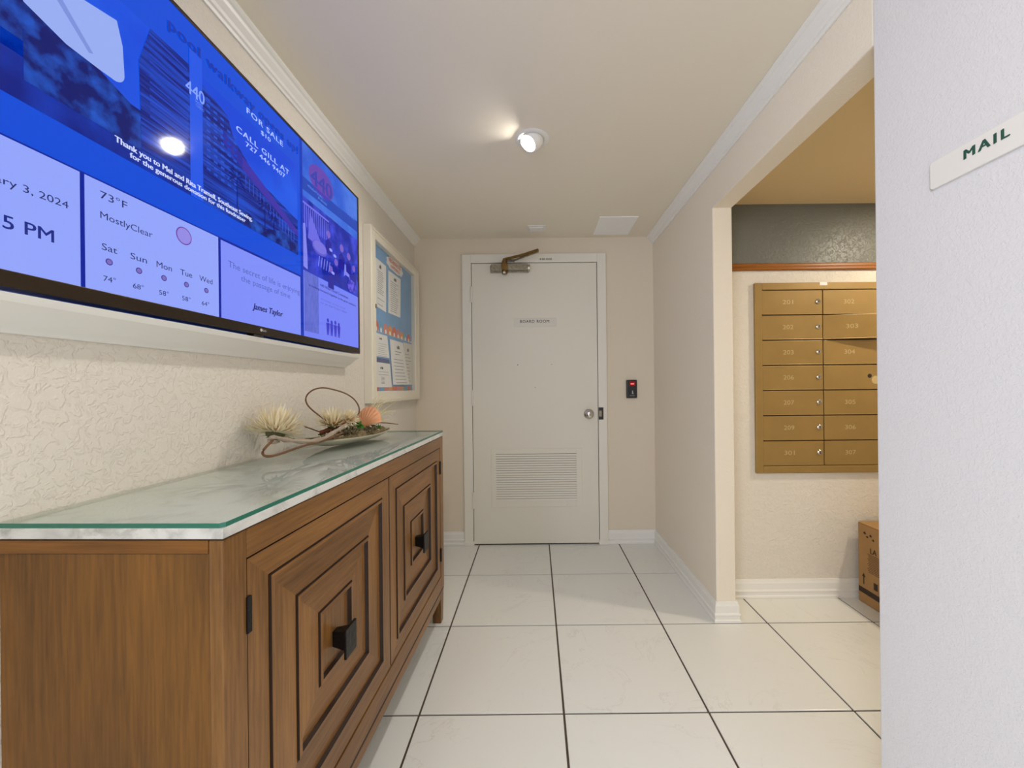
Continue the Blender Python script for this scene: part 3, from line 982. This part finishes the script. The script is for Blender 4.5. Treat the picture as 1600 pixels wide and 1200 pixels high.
# ------------------------------------------------------------------ sideboard
CL, CD, CH = 1.296, 0.3705, 0.8985
RZ = -math.atan2(0.035, 1.296)
sb = thing('sideboard', 'brown wooden sideboard with nested square doors and white marble top', 'cabinet', (-0.494, 0.6075, 0), RZ)
WV, WH, WX, WD = M['wood_v'], M['wood_h'], M['wood_x'], M['wood_dark']
obj('carcass', MB().box(-CD, -0.023, 0.004, CL - 0.004, 0.166, 0.878), M['wood_end'], sb, local=True)
obj('end_panel', MB().box(-CD + 0.03, -0.0245, 0.0025, 0.004, 0.20, 0.8765), M['wood_end'], sb, local=True, bevel=0.0006)
obj('end_panel', MB().box(-CD + 0.03, -0.0245, CL - 0.004, CL - 0.0025, 0.20, 0.8765), M['wood_end'], sb, local=True, bevel=0.0006)
obj('end_rail', MB().box(-CD, -0.0240, 0.0, 0.02, 0.8775, CH), WX, sb, local=True, bevel=0.001)
obj('end_rail', MB().box(-CD, -0.0240, CL - 0.02, CL, 0.8775, CH), WX, sb, local=True, bevel=0.001)
obj('corner_post', MB().box(-0.0235, 0.0, 0.0, 0.049, 0.166, CH), WV, sb, local=True, bevel=0.0025)
obj('corner_post', MB().box(-0.0235, 0.0, CL - 0.049, CL, 0.166, CH), WV, sb, local=True, bevel=0.0025)
obj('top_rail', MB().box(-0.0225, 0.0, 0.049, CL - 0.049, 0.850, CH), WH, sb, local=True, bevel=0.001)
obj('bottom_rail', MB().box(-0.0225, 0.0, 0.049, CL - 0.049, 0.168, 0.231), WH, sb, local=True, bevel=0.001)
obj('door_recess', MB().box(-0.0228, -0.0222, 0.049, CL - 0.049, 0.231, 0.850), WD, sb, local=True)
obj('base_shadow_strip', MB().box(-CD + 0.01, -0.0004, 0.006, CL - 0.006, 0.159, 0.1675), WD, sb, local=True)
ap = MB().box(-0.032, -0.003, 0.05, CL - 0.05, 0.122, 0.160).box(-CD, -CD + 0.025, 0.05, CL - 0.05, 0.122, 0.160)
ap.box(-CD + 0.04, -0.04, 0.003, 0.03, 0.122, 0.160).box(-CD + 0.04, -0.04, CL - 0.03, CL - 0.003, 0.122, 0.160)
obj('plinth_rail', ap, WH, sb, local=True, bevel=0.002)
for lx, ly in ((-0.002, 0.002), (-0.002, CL - 0.002), (-CD, 0.002), (-CD, CL - 0.002)):
    x0, x1 = (lx - 0.045, lx) if lx > -0.1 else (lx, lx + 0.045)
    y0, y1 = (ly, ly + 0.05) if ly < 0.5 else (ly - 0.05, ly)
    tx = 0.012
    top = [(x0, y0, 0.160), (x1, y0, 0.160), (x1, y1, 0.160), (x0, y1, 0.160)]
    iy_ = (0, -tx) if ly < 0.5 else (tx, 0)
    bot = [(x0, y0 + iy_[0], 0.0005), (x1 - 0.004, y0 + iy_[0], 0.0005), (x1 - 0.004, y1 + iy_[1], 0.0005), (x0, y1 + iy_[1], 0.0005)]
    obj('leg', MB().add(bot + top, [(3, 2, 1, 0), (4, 5, 6, 7), (0, 1, 5, 4), (1, 2, 6, 5), (2, 3, 7, 6), (3, 0, 4, 7)]), WV, sb, local=True, bevel=0.002)


def door_front(y0, y1, z0, z1, hinge_side):
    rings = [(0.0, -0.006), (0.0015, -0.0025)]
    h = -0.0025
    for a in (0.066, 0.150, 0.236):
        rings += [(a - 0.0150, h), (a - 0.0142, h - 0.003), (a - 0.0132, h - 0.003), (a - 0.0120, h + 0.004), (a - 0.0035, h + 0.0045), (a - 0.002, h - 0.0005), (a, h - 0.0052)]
        h -= 0.0052
    mb = MB()
    P = []
    for a, hh in rings:
        P.append([(hh, y0 + a, z0 + a), (hh, y1 - a, z0 + a), (hh, y1 - a, z1 - a), (hh, y0 + a, z1 - a)])
    grooves = set()
    for i in range(len(rings) - 1):
        if rings[i + 1][1] < rings[i][1] - 0.001:
            grooves.add(i)
        for k in range(4):
            k2 = (k + 1) % 4
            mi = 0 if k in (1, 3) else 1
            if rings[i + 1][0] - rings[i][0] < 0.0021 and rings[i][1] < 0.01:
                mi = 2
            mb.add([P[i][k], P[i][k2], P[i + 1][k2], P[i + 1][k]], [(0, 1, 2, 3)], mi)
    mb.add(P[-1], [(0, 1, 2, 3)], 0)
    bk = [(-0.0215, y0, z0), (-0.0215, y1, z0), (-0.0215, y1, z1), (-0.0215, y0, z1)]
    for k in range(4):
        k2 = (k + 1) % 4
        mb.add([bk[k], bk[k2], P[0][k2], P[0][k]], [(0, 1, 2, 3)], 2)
    mb.add(list(reversed(bk)), [(0, 1, 2, 3)], 0)
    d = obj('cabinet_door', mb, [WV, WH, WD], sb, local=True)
    cy, cz = (y0 + y1) / 2, (z0 + z1) / 2 - 0.022
    kn = obj('knob', MB().box(0.018, 0.0245, cy - 0.026, cy + 0.026, cz - 0.036, cz + 0.036), M['iron'], d, local=True, bevel=0.0015)
    kk = MB()
    kk.add([(-0.019, cy - 0.010, cz - 0.014), (-0.019, cy + 0.010, cz - 0.014), (-0.019, cy + 0.010, cz + 0.022), (-0.019, cy - 0.010, cz + 0.022),
            (0.018, cy - 0.017, cz - 0.020), (0.018, cy + 0.017, cz - 0.020), (0.018, cy + 0.017, cz + 0.026), (0.018, cy - 0.017, cz + 0.026)],
           [(0, 1, 2, 3), (7, 6, 5, 4), (0, 4, 5, 1), (1, 5, 6, 2), (2, 6, 7, 3), (3, 7, 4, 0)])
    obj('knob_post', kk, M['iron'], d, local=True)
    hy = y0 if hinge_side < 0 else y1
    for hz in (0.722, 0.305):
        obj('hinge', MB().box(-0.003, 0.0035, hy - 0.005, hy + 0.005, hz, hz + 0.062), M['iron'], d, local=True, bevel=0.001)


door_front(0.0505, 0.6462, 0.2335, 0.8475, -1)
door_front(0.6498, 1.2455, 0.2335, 0.8475, 1)
mt = MB()
mt.box(-CD - 0.001, 0.003, -0.003, CL + 0.003, 0.9015, 0.9185)
obj('marble_top', mt, M['marble'], sb, local=True, bevel=0.0015)
obj('top_seam', MB().box(-CD + 0.004, -0.003, 0.003, CL - 0.003, CH - 0.001, 0.9018), WD, sb, local=True)
gt = thing('glass_cover', 'clear glass sheet with green edge lying on the marble topped sideboard', 'glass top', (-0.494, 0.6075, 0.919), RZ)
gz = 0.919
gx0, gx1, gy0, gy1 = -CD, 0.002, -0.002, CL + 0.002
gp = [(gx0, gy0), (gx1 - 0.006, gy0), (gx1, gy0 + 0.006), (gx1, gy1 - 0.006), (gx1 - 0.006, gy1), (gx0, gy1)]
gm_ = MB()
n = len(gp)
vs = [(x, y, 0.0) for x, y in gp] + [(x, y, 0.0075) for x, y in gp]
gm_.add(vs, [tuple(range(n, 2 * n))], 0)
gm_.add(vs, [(i, (i + 1) % n, (i + 1) % n + n, i + n) for i in range(n - 1)], 1)
gm_.add(vs, [(n - 1, 0, n, 2 * n - 1)], 0)
obj('glass_sheet', gm_, [M['glass'], M['glass_edge']], gt, local=True)
ZT = gz + 0.0075

# ------------------------------------------------------------------ dried flower arrangement on the glass
M['bowl'] = mat('sage_ceramic', (176, 172, 150), 0.45, vary=0.08, vscale=20)
M['petal'] = mat('cream_petal', (240, 226, 190), 0.65, vary=0.06, vscale=40)
M['petal_core'] = mat('tan_petal', (220, 182, 124), 0.65)
M['calyx'] = mat('calyx_green', (92, 94, 58), 0.7)
M['twig'] = mat('brown_twig', (112, 78, 48), 0.7, vary=0.2, vscale=40, bump=0.3, bscale=120)
M['drift'] = mat('grey_driftwood', (168, 152, 134), 0.8, vary=0.15, vscale=30, bump=0.4, bscale=90)
M['shell'] = mat('peach_shell', (226, 160, 112), 0.45, vary=0.12, vscale=24)
M['moss'] = mat('brown_moss', (122, 108, 78), 0.95, vary=0.35, vscale=90, bump=1.0, bscale=140)
M['moss_green'] = mat('green_moss', (60, 116, 28), 0.9, vary=0.3, vscale=90, bump=1.0, bscale=160)
M['grass'] = mat('dry_grass', (216, 206, 160), 0.7)
M['stem'] = mat('green_stem', (104, 108, 62), 0.7)
BC = Vector((-0.712, 1.50, ZT))
ar = thing('flower_arrangement', 'dried flower and shell arrangement in a shallow sage dish on sideboard', 'arrangement', BC)
ax = Vector((0.10, 0.45, 0)).normalized()
sd = Vector((ax.y, -ax.x, 0))
G = []
NU, NV = 25, 13
for i in range(NU):
    u = -1 + 2 * i / (NU - 1)
    w = 0.078 * max(0.0, 1 - abs(u) ** 2.2) ** 0.8 + 0.003
    rim = 0.030 + 0.006 * u * u
    base = 0.0025 + (rim - 0.0025) * abs(u) ** 2.6
    G.append([BC + ax * (0.235 * u) + sd * (w * (-1 + 2 * j / (NV - 1))) + Vector((0, 0, base + (rim - base) * abs(-1 + 2 * j / (NV - 1)) ** 1.8)) for j in range(NV)])
obj('dish', MB().grid(G), M['bowl'], ar, smooth=True, solid=0.004)
# filling: a lumpy bed of moss and shell grit
fm = MB()
G = []
for i in range(23):
    u = -0.86 + 1.72 * i / 22
    w = 0.078 * max(0.0, 1 - abs(u) ** 2.2) ** 0.8 * 0.85
    row = []
    for j in range(11):
        t = -1 + 2 * j / 10
        hgt = 0.029 + 0.034 * (1 - t ** 4) * (1 - u * u) * (0.7 + 0.3 * math.sin(9 * u + 3 * t)) + random.uniform(-0.003, 0.003)
        row.append(BC + ax * (0.235 * u) + sd * (w * t) + Vector((0, 0, hgt)))
    G.append(row)
fm.grid(G)
obj('moss_bed', fm, M['moss'], ar)


def blob_part(name, c, r, m, n=60, size=0.012, squash=0.6):
    mb = MB()
    c = Vector(c)
    for k in range(n):
        d = Vector((random.gauss(0, 1), random.gauss(0, 1), abs(random.gauss(0, 1)) * squash))
        d = d.normalized() * r * random.uniform(0.5, 1.0)
        p = c + d
        s = size * random.uniform(0.5, 1.1)
        q = [p + Vector((random.uniform(-s, s), random.uniform(-s, s), random.uniform(-s, s))) for _ in range(4)]
        mb.add(q, [(0, 1, 2), (0, 2, 3), (0, 3, 1), (1, 3, 2)])
    return obj(name, mb, m, ar, kind='stuff')


blob_part('green_moss', at(557, 667, 1.455), 0.021, M['moss_green'], 110, 0.010)
blob_part('green_moss', at(508, 680, 1.40), 0.020, M['moss_green'], 60, 0.009)
blob_part('brown_moss', at(545, 676, 1.42), 0.030, M['moss'], 130, 0.009)
blob_part('brown_moss', at(578, 672, 1.52), 0.028, M['moss'], 110, 0.009)
blob_part('green_moss', at(590, 668, 1.60), 0.014, M['moss_green'], 30, 0.007)
M['grit'] = mat('shell_grit', (206, 190, 166), 0.8)
gb = MB()
for k in range(420):
    u, t = random.uniform(-0.8, 0.85), random.uniform(-0.9, 0.9)
    w = 0.078 * (1 - abs(u) ** 2.2) ** 0.8 * 0.85
    p = BC + ax * (0.235 * u) + sd * (w * t) + Vector((0, 0, 0.031 + 0.034 * (1 - t ** 4) * (1 - u * u) * (0.7 + 0.3 * math.sin(9 * u + 3 * t))))
    s = random.uniform(0.002, 0.0055)
    q = [p + Vector((random.uniform(-s, s), random.uniform(-s, s), random.uniform(-s, s))) for _ in range(4)]
    gb.add(q, [(0, 1, 2), (0, 2, 3), (0, 3, 1), (1, 3, 2)])
obj('shell_grit', gb, M['grit'], ar, kind='stuff')


def flower(c, axis, r, layers, name='flower', open_=1.0, calyx=True):
    c = Vector(c)
    axis = Vector(axis).normalized()
    a = axis.cross(Vector((0.2, 0.5, 0.1))).normalized()
    b = axis.cross(a)
    mb = MB()
    nl = len(layers)
    for li, (n, s, lift) in enumerate(layers):
        n = int(n * 2.1)
        for k in range(n):
            q = 2 * PI * (k + random.uniform(-0.4, 0.4)) / n
            rad = a * math.cos(q) + b * math.sin(q)
            tan = axis.cross(rad)
            L_ = r * s * random.uniform(0.85, 1.12)
            lf = lift * random.uniform(0.8, 1.2)
            wd = r * 0.034 * random.uniform(0.8, 1.2)
            curl = random.uniform(0.0, 0.30)
            rows = []
            for i in range(7):
                t = i / 6
                rho = L_ * (t - curl * t ** 3)
                h = r * (lf * t ** 1.3 + curl * 0.8 * t ** 3) + r * 0.02
                w = wd * (0.22 + 1.25 * math.sin(PI * min(1, 0.14 + t * 0.86)))
                p = c + rad * rho + axis * h
                rows.append([p - tan * w + axis * (w * 0.5), p, p + tan * w + axis * (w * 0.5)])
            if li >= 1 and k % 3:
                mb.grid(rows[:4], 1)
                mb.grid(rows[3:], 0)
            else:
                mb.grid(rows, 0)
    f = obj(name, mb, [M['petal'], M['petal_core']], ar, smooth=60)
    if calyx:
        cm = MB()
        cm.lathe([(0.0, -0.22 * r), (0.12 * r, -0.2 * r), (0.26 * r, -0.08 * r), (0.3 * r, 0.03 * r), (0.0, 0.05 * r)], c, axis, 12)
        for k in range(9):
            q = 2 * PI * k / 9
            rad = a * math.cos(q) + b * math.sin(q)
            tan = axis.cross(rad)
            p = c - axis * (0.08 * r)
            cm.add([p + rad * (0.2 * r) - tan * (0.06 * r), p + rad * (0.2 * r) + tan * (0.06 * r), p + rad * (0.5 * r) - axis * (0.05 * r)], [(0, 1, 2)])
        obj('calyx', cm, M['calyx'], f)
    return f


F1 = Vector((-0.785, 1.165, 1.002))
flower(F1, (0.06, 0.34, 1), 0.090, [(14, 1.1, -0.06), (17, 1.0, 0.12), (16, 0.95, 0.36), (14, 0.84, 0.62), (11, 0.6, 0.72), (8, 0.34, 0.7)])
F2 = at(521, 664, 1.40)
flower(F2, (0.12, -0.2, 1), 0.072, [(16, 1.0, 0.08), (15, 0.94, 0.32), (13, 0.78, 0.55), (10, 0.55, 0.62), (7, 0.3, 0.6)])
F3 = at(546, 655, 1.44)
flower(F3, (0.5, -0.6, 0.7), 0.042, [(13, 1.0, 0.12), (12, 0.85, 0.4), (10, 0.62, 0.62), (7, 0.35, 0.6)], calyx=False)
obj('stem', MB().tube([F1 - Vector((0, 0, 0.012)), F1 + Vector((0.008, 0.06, -0.026)), at(500, 684, 1.36), at(530, 680, 1.43)], 0.003, 6), M['stem'], ar, smooth=True)
# bent twig loop standing over the dish
lp = [at(509, 657, 1.36), at(497, 648, 1.36), at(484, 637, 1.365), at(478, 627, 1.37), at(480, 617, 1.375), at(490, 609, 1.38), at(505, 606, 1.385), at(522, 609, 1.40),
      at(538, 614, 1.42), at(550, 621, 1.44), at(558, 630, 1.45), at(561.5, 640, 1.455), at(559, 649, 1.46), at(553, 658, 1.46), at(545, 672, 1.46)]


def smoothpts(p, n=3):
    out = []
    for i in range(len(p) - 1):
        a, b, c, d = p[max(0, i - 1)], p[i], p[i + 1], p[min(len(p) - 1, i + 2)]
        for k in range(n):
            t = k / n
            out.append(0.5 * ((2 * b) + (c - a) * t + (2 * a - 5 * b + 4 * c - d) * t * t + (3 * b - a - 3 * c + d) * t ** 3))
    out.append(p[-1])
    return out


obj('twig_loop', MB().tube(smoothpts(lp), 0.0026, 8), M['twig'], ar, smooth=True)
tw_ = [at(535, 676, 1.37), at(505, 689, 1.27), at(480, 695, 1.20), at(455, 703, 1.14), at(432, 711, 1.09), at(418, 713, 1.075), at(411, 710, 1.07), at(412, 703, 1.07), at(421, 693, 1.09), at(427, 687, 1.10)]
for p in tw_:
    p.z = max(p.z, ZT + 0.004)
    p.x = max(p.x, XL + 0.012)
obj('twig_loop', MB().tube(smoothpts(tw_), 0.0034, 8), M['twig'], ar, smooth=True)
dw = [at(436, 690, 1.13), at(424, 692, 1.10), at(420, 687, 1.10), at(428, 683, 1.10), at(445, 687, 1.14), at(465, 689, 1.18), at(487, 689, 1.22), at(507, 685, 1.29), at(521, 676, 1.33), at(536, 667, 1.38)]
for p in dw:
    p.x = max(p.x, XL + 0.014)
obj('driftwood', MB().tube(smoothpts(dw), [0.0035 + 0.0035 * min(1, i / 14) + 0.0018 * math.sin(i * 1.7) * min(1, i / 14) for i in range(len(smoothpts(dw)))], 8), M['drift'], ar, smooth=True)
bk_ = [at(500, 676, 1.38), at(516, 671, 1.39), at(530, 664, 1.40), at(540, 657, 1.41)]
obj('bark_strip', MB().tube(smoothpts(bk_), 0.0075, 8), mat('red_bark', (120, 66, 34), 0.7, vary=0.25, vscale=60), ar, smooth=True)
obj('twig', MB().tube([at(475, 666, 1.33), at(500, 675, 1.38)], 0.0022, 6), M['twig'], ar)
obj('twig', MB().tube([at(585, 660, 1.58), at(605, 661, 1.66), at(622, 663, 1.74)], [0.003, 0.0025, 0.0018], 6), M['twig'], ar)
obj('twig', MB().tube([at(575, 685, 1.56), at(592, 678, 1.62), at(608, 669, 1.70)], [0.002, 0.002, 0.002], 6), M['twig'], ar)
# scallop shell leaning in the dish
SC = at(574, 664, 1.52)
sx_ = Vector((0.92, -0.25, 0.1)).normalized()
su_ = Vector((0.02, 0.25, 1)).normalized()
sn_ = sx_.cross(su_)
G = []
for i in range(13):
    r_ = i / 12
    row = []
    for j in range(57):
        a_ = R(-80 + 160 * j / 56)
        rib = 0.0024 * math.cos(j / 56 * 2 * PI * 11) * r_
        dome = 0.016 * math.sin(PI * min(1, r_ * 0.9 + 0.08)) ** 0.8
        rr = 0.086 * r_ * (1 - 0.10 * abs(a_) / R(80))
        row.append(SC + sx_ * (rr * math.sin(a_) * 0.86) + su_ * (rr * math.cos(a_) * 0.98 - 0.010) + sn_ * ((dome + rib)))
    G.append(row)
obj('scallop_shell', MB().grid(G), M['shell'], ar, smooth=60, solid=0.002)
gr_ = MB()
for k in range(34):
    b0 = at(580 + random.uniform(-6, 6), 652 + random.uniform(-10, 12), 1.56)
    e_ = b0 + Vector((random.uniform(-0.02, 0.06), random.uniform(0.03, 0.17), random.uniform(-0.03, 0.10)))
    mid = (b0 + e_) / 2 + Vector((0, 0, random.uniform(0.005, 0.03)))
    e_.x = max(e_.x, XL + 0.01)
    e_.z = max(e_.z, ZT + 0.01)
    gr_.tube(smoothpts([b0, mid, e_], 3), [0.0011, 0.0011, 0.001, 0.001, 0.0009, 0.0007, 0.0004], 4)
obj('grass_blades', gr_, M['grass'], ar, kind='stuff')
lf_ = MB()
for (u, v, y, q) in ((543, 662, 1.43, 0.9), (555, 660, 1.44, -0.2)):
    c0 = at(u, v, y)
    t_ = Vector((math.sin(q), 0.1, -math.cos(q) * 0.8)).normalized()
    s_ = t_.cross(Vector((0.2, -1, 0.1))).normalized()
    lf_.grid([[c0 - s_ * (0.007 * math.sin(PI * (0.05 + 0.9 * i / 5))) + t_ * (0.028 * i / 5), c0 + t_ * (0.028 * i / 5) + Vector((0, -0.003, 0)), c0 + s_ * (0.007 * math.sin(PI * (0.05 + 0.9 * i / 5))) + t_ * (0.028 * i / 5)] for i in range(6)])
obj('pale_leaf', lf_, M['petal'], ar, solid=0.0006)

# ------------------------------------------------------------------ mailboxes
mx0, mx1, mz0, mz1 = 1.169, 1.895, 0.664, 1.675
dx0, dw_, dz0, dpitch = 1.2065, 0.3255, 0.7025, 0.1336
YQ = YM - 0.010
mu = thing('mailbox_bank', 'brass coloured bank of numbered mailboxes in the mail room wall', 'mailbox', (1.53, YM, mz0))
fb = MB()
dx1, dz1 = dx0 + 2 * dw_, dz0 + 7 * dpitch
fb.box(mx0, dx0, YQ - 0.008, YM, mz0, mz1).box(dx1, mx1, YQ - 0.008, YM, mz0, mz1).box(dx0, dx1, YQ - 0.008, YM, mz0, dz0).box(dx0, dx1, YQ - 0.008, YM, dz1, mz1)
obj('mailbox_frame', fb, M['brass'], mu, bevel=0.003)
obj('mailbox_backing', MB().box(dx0, dx1, YM - 0.004, YM, dz0, dz1), M['brass_dark'], mu)
obj('label_sticker', MB().box(1.513, 1.553, YQ - 0.0086, YQ - 0.008, 1.659, 1.676), M['paper'], mu)
nums = [['201', '302'], ['202', '303'], ['203', '304'], ['206', ''], ['207', '305'], ['209', '306'], ['301', '307']]
lockm = MB().lathe([(0.0135, 0), (0.0130, 0.004), (0.010, 0.0065), (0.0, 0.0065)], (0, 0, 0), (0, -1, 0), 16)
slotm = MB().box(-0.0018, 0.0018, -0.0072, -0.0064, -0.007, 0.007)
for r_ in range(7):
    for c_ in range(2):
        x0 = dx0 + c_ * dw_ + 0.0025
        x1 = dx0 + (c_ + 1) * dw_ - 0.0025
        z1 = dz1 - r_ * dpitch - 0.003
        z0 = dz1 - (r_ + 1) * dpitch + 0.003
        w, h = x1 - x0, z1 - z0
        mb = MB().box(0, w, -0.008, 0, 0, h)
        # lower lip rolled forward
        mb.box(0, w, -0.0105, -0.008, 0, 0.004)
        d = obj('mailbox_door', mb, M['brass'], mu, local=True, bevel=0.0012)
        d.location = (x0 - 1.53, -0.004, z0 - mz0)
        if nums[r_][c_]:
            obj('box_number', text(MB(), nums[r_][c_], (w * 0.43, -0.0084, h * 0.43), (1, 0, 0), (0, 0, 1), 0.056, 0.023, center=True), M['engrave'], d, local=True)
        if (r_, c_) == (3, 1):
            obj('lock_hole', MB().lathe([(0.011, 0), (0.011, 0.0006)], (0.243, -0.008, h * 0.55), (0, -1, 0), 16), M['dark'], d, local=True)
            obj('scratched_patch', MB().lathe([(0.022, 0), (0.020, 0.0004)], (0.275, -0.008, h * 0.38), (0, -1, 0), 10), M['engrave'], d, local=True)
        else:
            lk = obj('lock', lockm, M['chrome'], d, local=True, smooth=True)
            lk.location = (w - 0.022, -0.008, h * 0.53)
            so = obj('key_slot', slotm, M['dark'], d, local=True)
            so.location = (w - 0.022, -0.008, h * 0.53)
        if (r_, c_) == (1, 1):
            d.rotation_euler = (0, 0, R(-9))      # stands ajar

# ------------------------------------------------------------------ cardboard box
BXX, BY0, BY1, BH = 1.688, 1.60, 2.032, 0.412
cb = thing('cardboard_box', 'brown printed cardboard box on the floor below the mailboxes', 'box', (BXX + 0.22, 1.82, 0))
obj('box_body', MB().box(BXX, BXX + 0.44, BY0, BY1, 0.001, BH - 0.004), M['card'], cb, bevel=0.003)
obj('box_flap', MB().box(BXX + 0.001, BXX + 0.2185, BY0, BY1, BH - 0.004, BH), M['card'], cb, bevel=0.001)
obj('box_flap', MB().box(BXX + 0.2215, BXX + 0.439, BY0, BY1, BH - 0.004, BH), M['card'], cb, bevel=0.001)
obj('packing_tape', MB().box(BXX + 0.195, BXX + 0.245, BY0, BY1 + 0.0005, BH, BH + 0.0005), M['tape'], cb)
cp = MB()
xf = BXX - 0.0008


def bq(y0, y1, z0, z1):
    cp.add([(xf, y0, z0), (xf, y0, z1), (xf, y1, z1), (xf, y1, z0)], [(0, 1, 2, 3)])


bq(BY0 + 0.002, BY1 - 0.002, 0.052, 0.080)
obj('printed_band', cp, M['card_ink'], cb)
cp = MB()
cp.add([(xf, 2.001, 0.10), (xf, 1.995, 0.10), (xf, 1.995, 0.14), (xf, 2.001, 0.14)], [(3, 2, 1, 0)])
cp.add([(xf, 2.009, 0.138), (xf, 1.998, 0.158), (xf, 1.987, 0.138)], [(0, 1, 2)])
bq(1.917, 1.94, 0.10, 0.135)
obj('printed_arrow', cp, M['card_ink'], cb)
cp = MB()
for i in range(12):
    z = 0.265 - i * 0.0082
    bq(1.80, 1.975 - 0.004 * (i % 3), z, z + 0.0026)
text(cp, 'LA', (xf, 1.957, 0.275), (0, -1, 0), (0, 0, 1), 0.035, 0.026, bold=0.045)
obj('printed_text', cp, M['card_ink'], cb)
cp = MB()
for yy, zz, s in ((1.99, 0.365, 0.010), (1.975, 0.350, 0.008), (1.955, 0.362, 0.009), (1.94, 0.345, 0.008)):
    cp.add([(xf, yy + s, zz), (xf, yy, zz + s), (xf, yy - s, zz), (xf, yy, zz - s * 0.6)], [(0, 1, 2, 3)])
obj('printed_symbol', cp, M['card_ink'], cb)

# ------------------------------------------------------------------ signs, reader, ceiling fittings
bs = thing('room_sign', 'small ivory sign plate reading board room on the white door', 'sign', (0.0, YD, 1.568))
obj('sign_plate', MB().box(-0.149, 0.157, YD - 0.004, YD, 1.571, 1.632), M['sign'], bs, bevel=0.0015)
obj('sign_lettering', text(MB(), 'BOARD ROOM', (-0.104, YD - 0.0046, 1.598), (1, 0, 0), (0, 0, 1), 0.208, 0.0205, bold=0.02, space=1.2), M['ink'], bs)

ms = thing('mail_sign', 'white sign plate with green lettering reading mail on near right wall', 'sign', (XR, 0.725, 1.548))
rc = [(0.831, 1.552), (0.827, 1.548), (0.620, 1.548), (0.616, 1.552), (0.616, 1.602), (0.620, 1.606), (0.827, 1.606), (0.831, 1.602)]
obj('sign_plate', MB().prism([(XR - 0.0015, a, b) for a, b in rc], (-0.006, 0, 0)), M['mail_sign'], ms, bevel=0.001)
ml = MB()
text(ml, 'MAIL', (XR - 0.0079, 0.764, 1.5755), (0, -1, 0), (0, 0, 1), 0.073, 0.0180, bold=0.07, space=1.3)
obj('sign_lettering', ml, M['green_ink'], ms)

rd = thing('card_reader', 'black card reader with red light on wall right of the door', 'reader', (0.693, YB, 1.048))
body = obj('reader_body', MB().box(0.655, 0.731, YB - 0.022, YB, 1.049, 1.180), M['black'], rd, bevel=0.006, segs=3)
obj('reader_face', MB().box(0.663, 0.723, YB - 0.0235, YB - 0.022, 1.057, 1.172), mat('reader_face', (44, 45, 52), 0.15), rd, bevel=0.001)
obj('red_window', MB().box(0.676, 0.716, YB - 0.025, YB - 0.0235, 1.137, 1.170), glow('red_glass', (120, 12, 16), 1.0, 0.1), rd)
obj('status_light', MB().box(0.684, 0.708, YB - 0.0258, YB - 0.025, 1.148, 1.155), glow('red_led', (255, 120, 120), 1.6), rd)
hnd = MB().box(0.694, 0.700, YB - 0.0245, YB - 0.0235, 1.083, 1.097).box(0.692, 0.704, YB - 0.0245, YB - 0.0235, 1.080, 1.084).lathe([(0.003, 0), (0.003, 0.001)], (0.697, YB - 0.0235, 1.100), (0, -1, 0), 8)
obj('reader_symbol', hnd, M['silver'], rd)
obj('reader_logo', MB().box(0.676, 0.712, YB - 0.0243, YB - 0.0235, 1.064, 1.070), M['soft_ink'], rd)

LC = Vector((-0.003, 1.685, ZC))
cl_ = thing('ceiling_spotlight', 'white recessed eyeball spotlight glowing in the beige ceiling', 'light', LC)
obj('trim_ring', MB().lathe([(0.052, 0.004), (0.053, -0.004), (0.058, -0.006), (0.070, -0.003), (0.0745, 0.0)], LC, (0, 0, 1), 48, close=True), M['trim'], cl_, smooth=True)
AIM = Vector((-0.50, -0.30, -0.80)).normalized()
BCN = LC + Vector((0, 0, 0.004))
prof = []
RB = 0.051
for i in range(13):
    a = R(44 + i * 8.2)
    prof.append((RB * math.sin(a), RB * math.cos(a)))
eye = obj('eyeball', MB().lathe(list(reversed(prof)), BCN, AIM, 40, close=True), M['trim'], cl_, smooth=True)
rim_r, rim_h = RB * math.sin(R(44)), RB * math.cos(R(44))
BUR, BUH = 0.014, 0.010
obj('reflector', MB().lathe([(rim_r, rim_h), (rim_r * 0.94, rim_h - 0.002), (rim_r * 0.86, rim_h - 0.012), (BUR, BUH)], BCN, AIM, 40, close=True), M['trim'], eye, smooth=True)
lampm = bpy.data.materials.new('lamp_glow')
lampm.use_nodes = True
ln_ = lampm.node_tree
ln_.nodes.clear()
_o = ln_.nodes.new('ShaderNodeOutputMaterial')
_e = ln_.nodes.new('ShaderNodeEmission')
_e.inputs[0].default_value = (1.0, 0.95, 0.88, 1)
_e.inputs[1].default_value = LAMP_STRENGTH
ln_.links.new(_e.outputs[0], _o.inputs[0])
obj('bulb', MB().lathe([(BUR, BUH), (BUR * 0.8, BUH + 0.008), (BUR * 0.4, BUH + 0.012), (0.0, BUH + 0.013)], BCN, AIM, 32, close=True), lampm, cl_, smooth=True)

pn = thing('ceiling_access_panel', 'white square access panel in ceiling beside the right crown moulding', 'panel', (0.545, 2.6, ZC))
obj('panel_plate', MB().box(0.420, 0.668, 2.455, 2.742, ZC - 0.006, ZC), mat('bright_white_paint', (250, 250, 248), 0.5), pn, bevel=0.002)
sn = thing('ceiling_sensor', 'small white rectangular detector strip on ceiling in front of the door', 'detector', (0.019, 2.617, ZC))
obj('detector_base', MB().box(-0.041, 0.079, 2.574, 2.66, ZC - 0.006, ZC), M['trim'], sn, bevel=0.002)
obj('detector_cover', MB().box(-0.029, 0.066, 2.586, 2.65, ZC - 0.015, ZC - 0.006), M['trim'], sn, bevel=0.003)
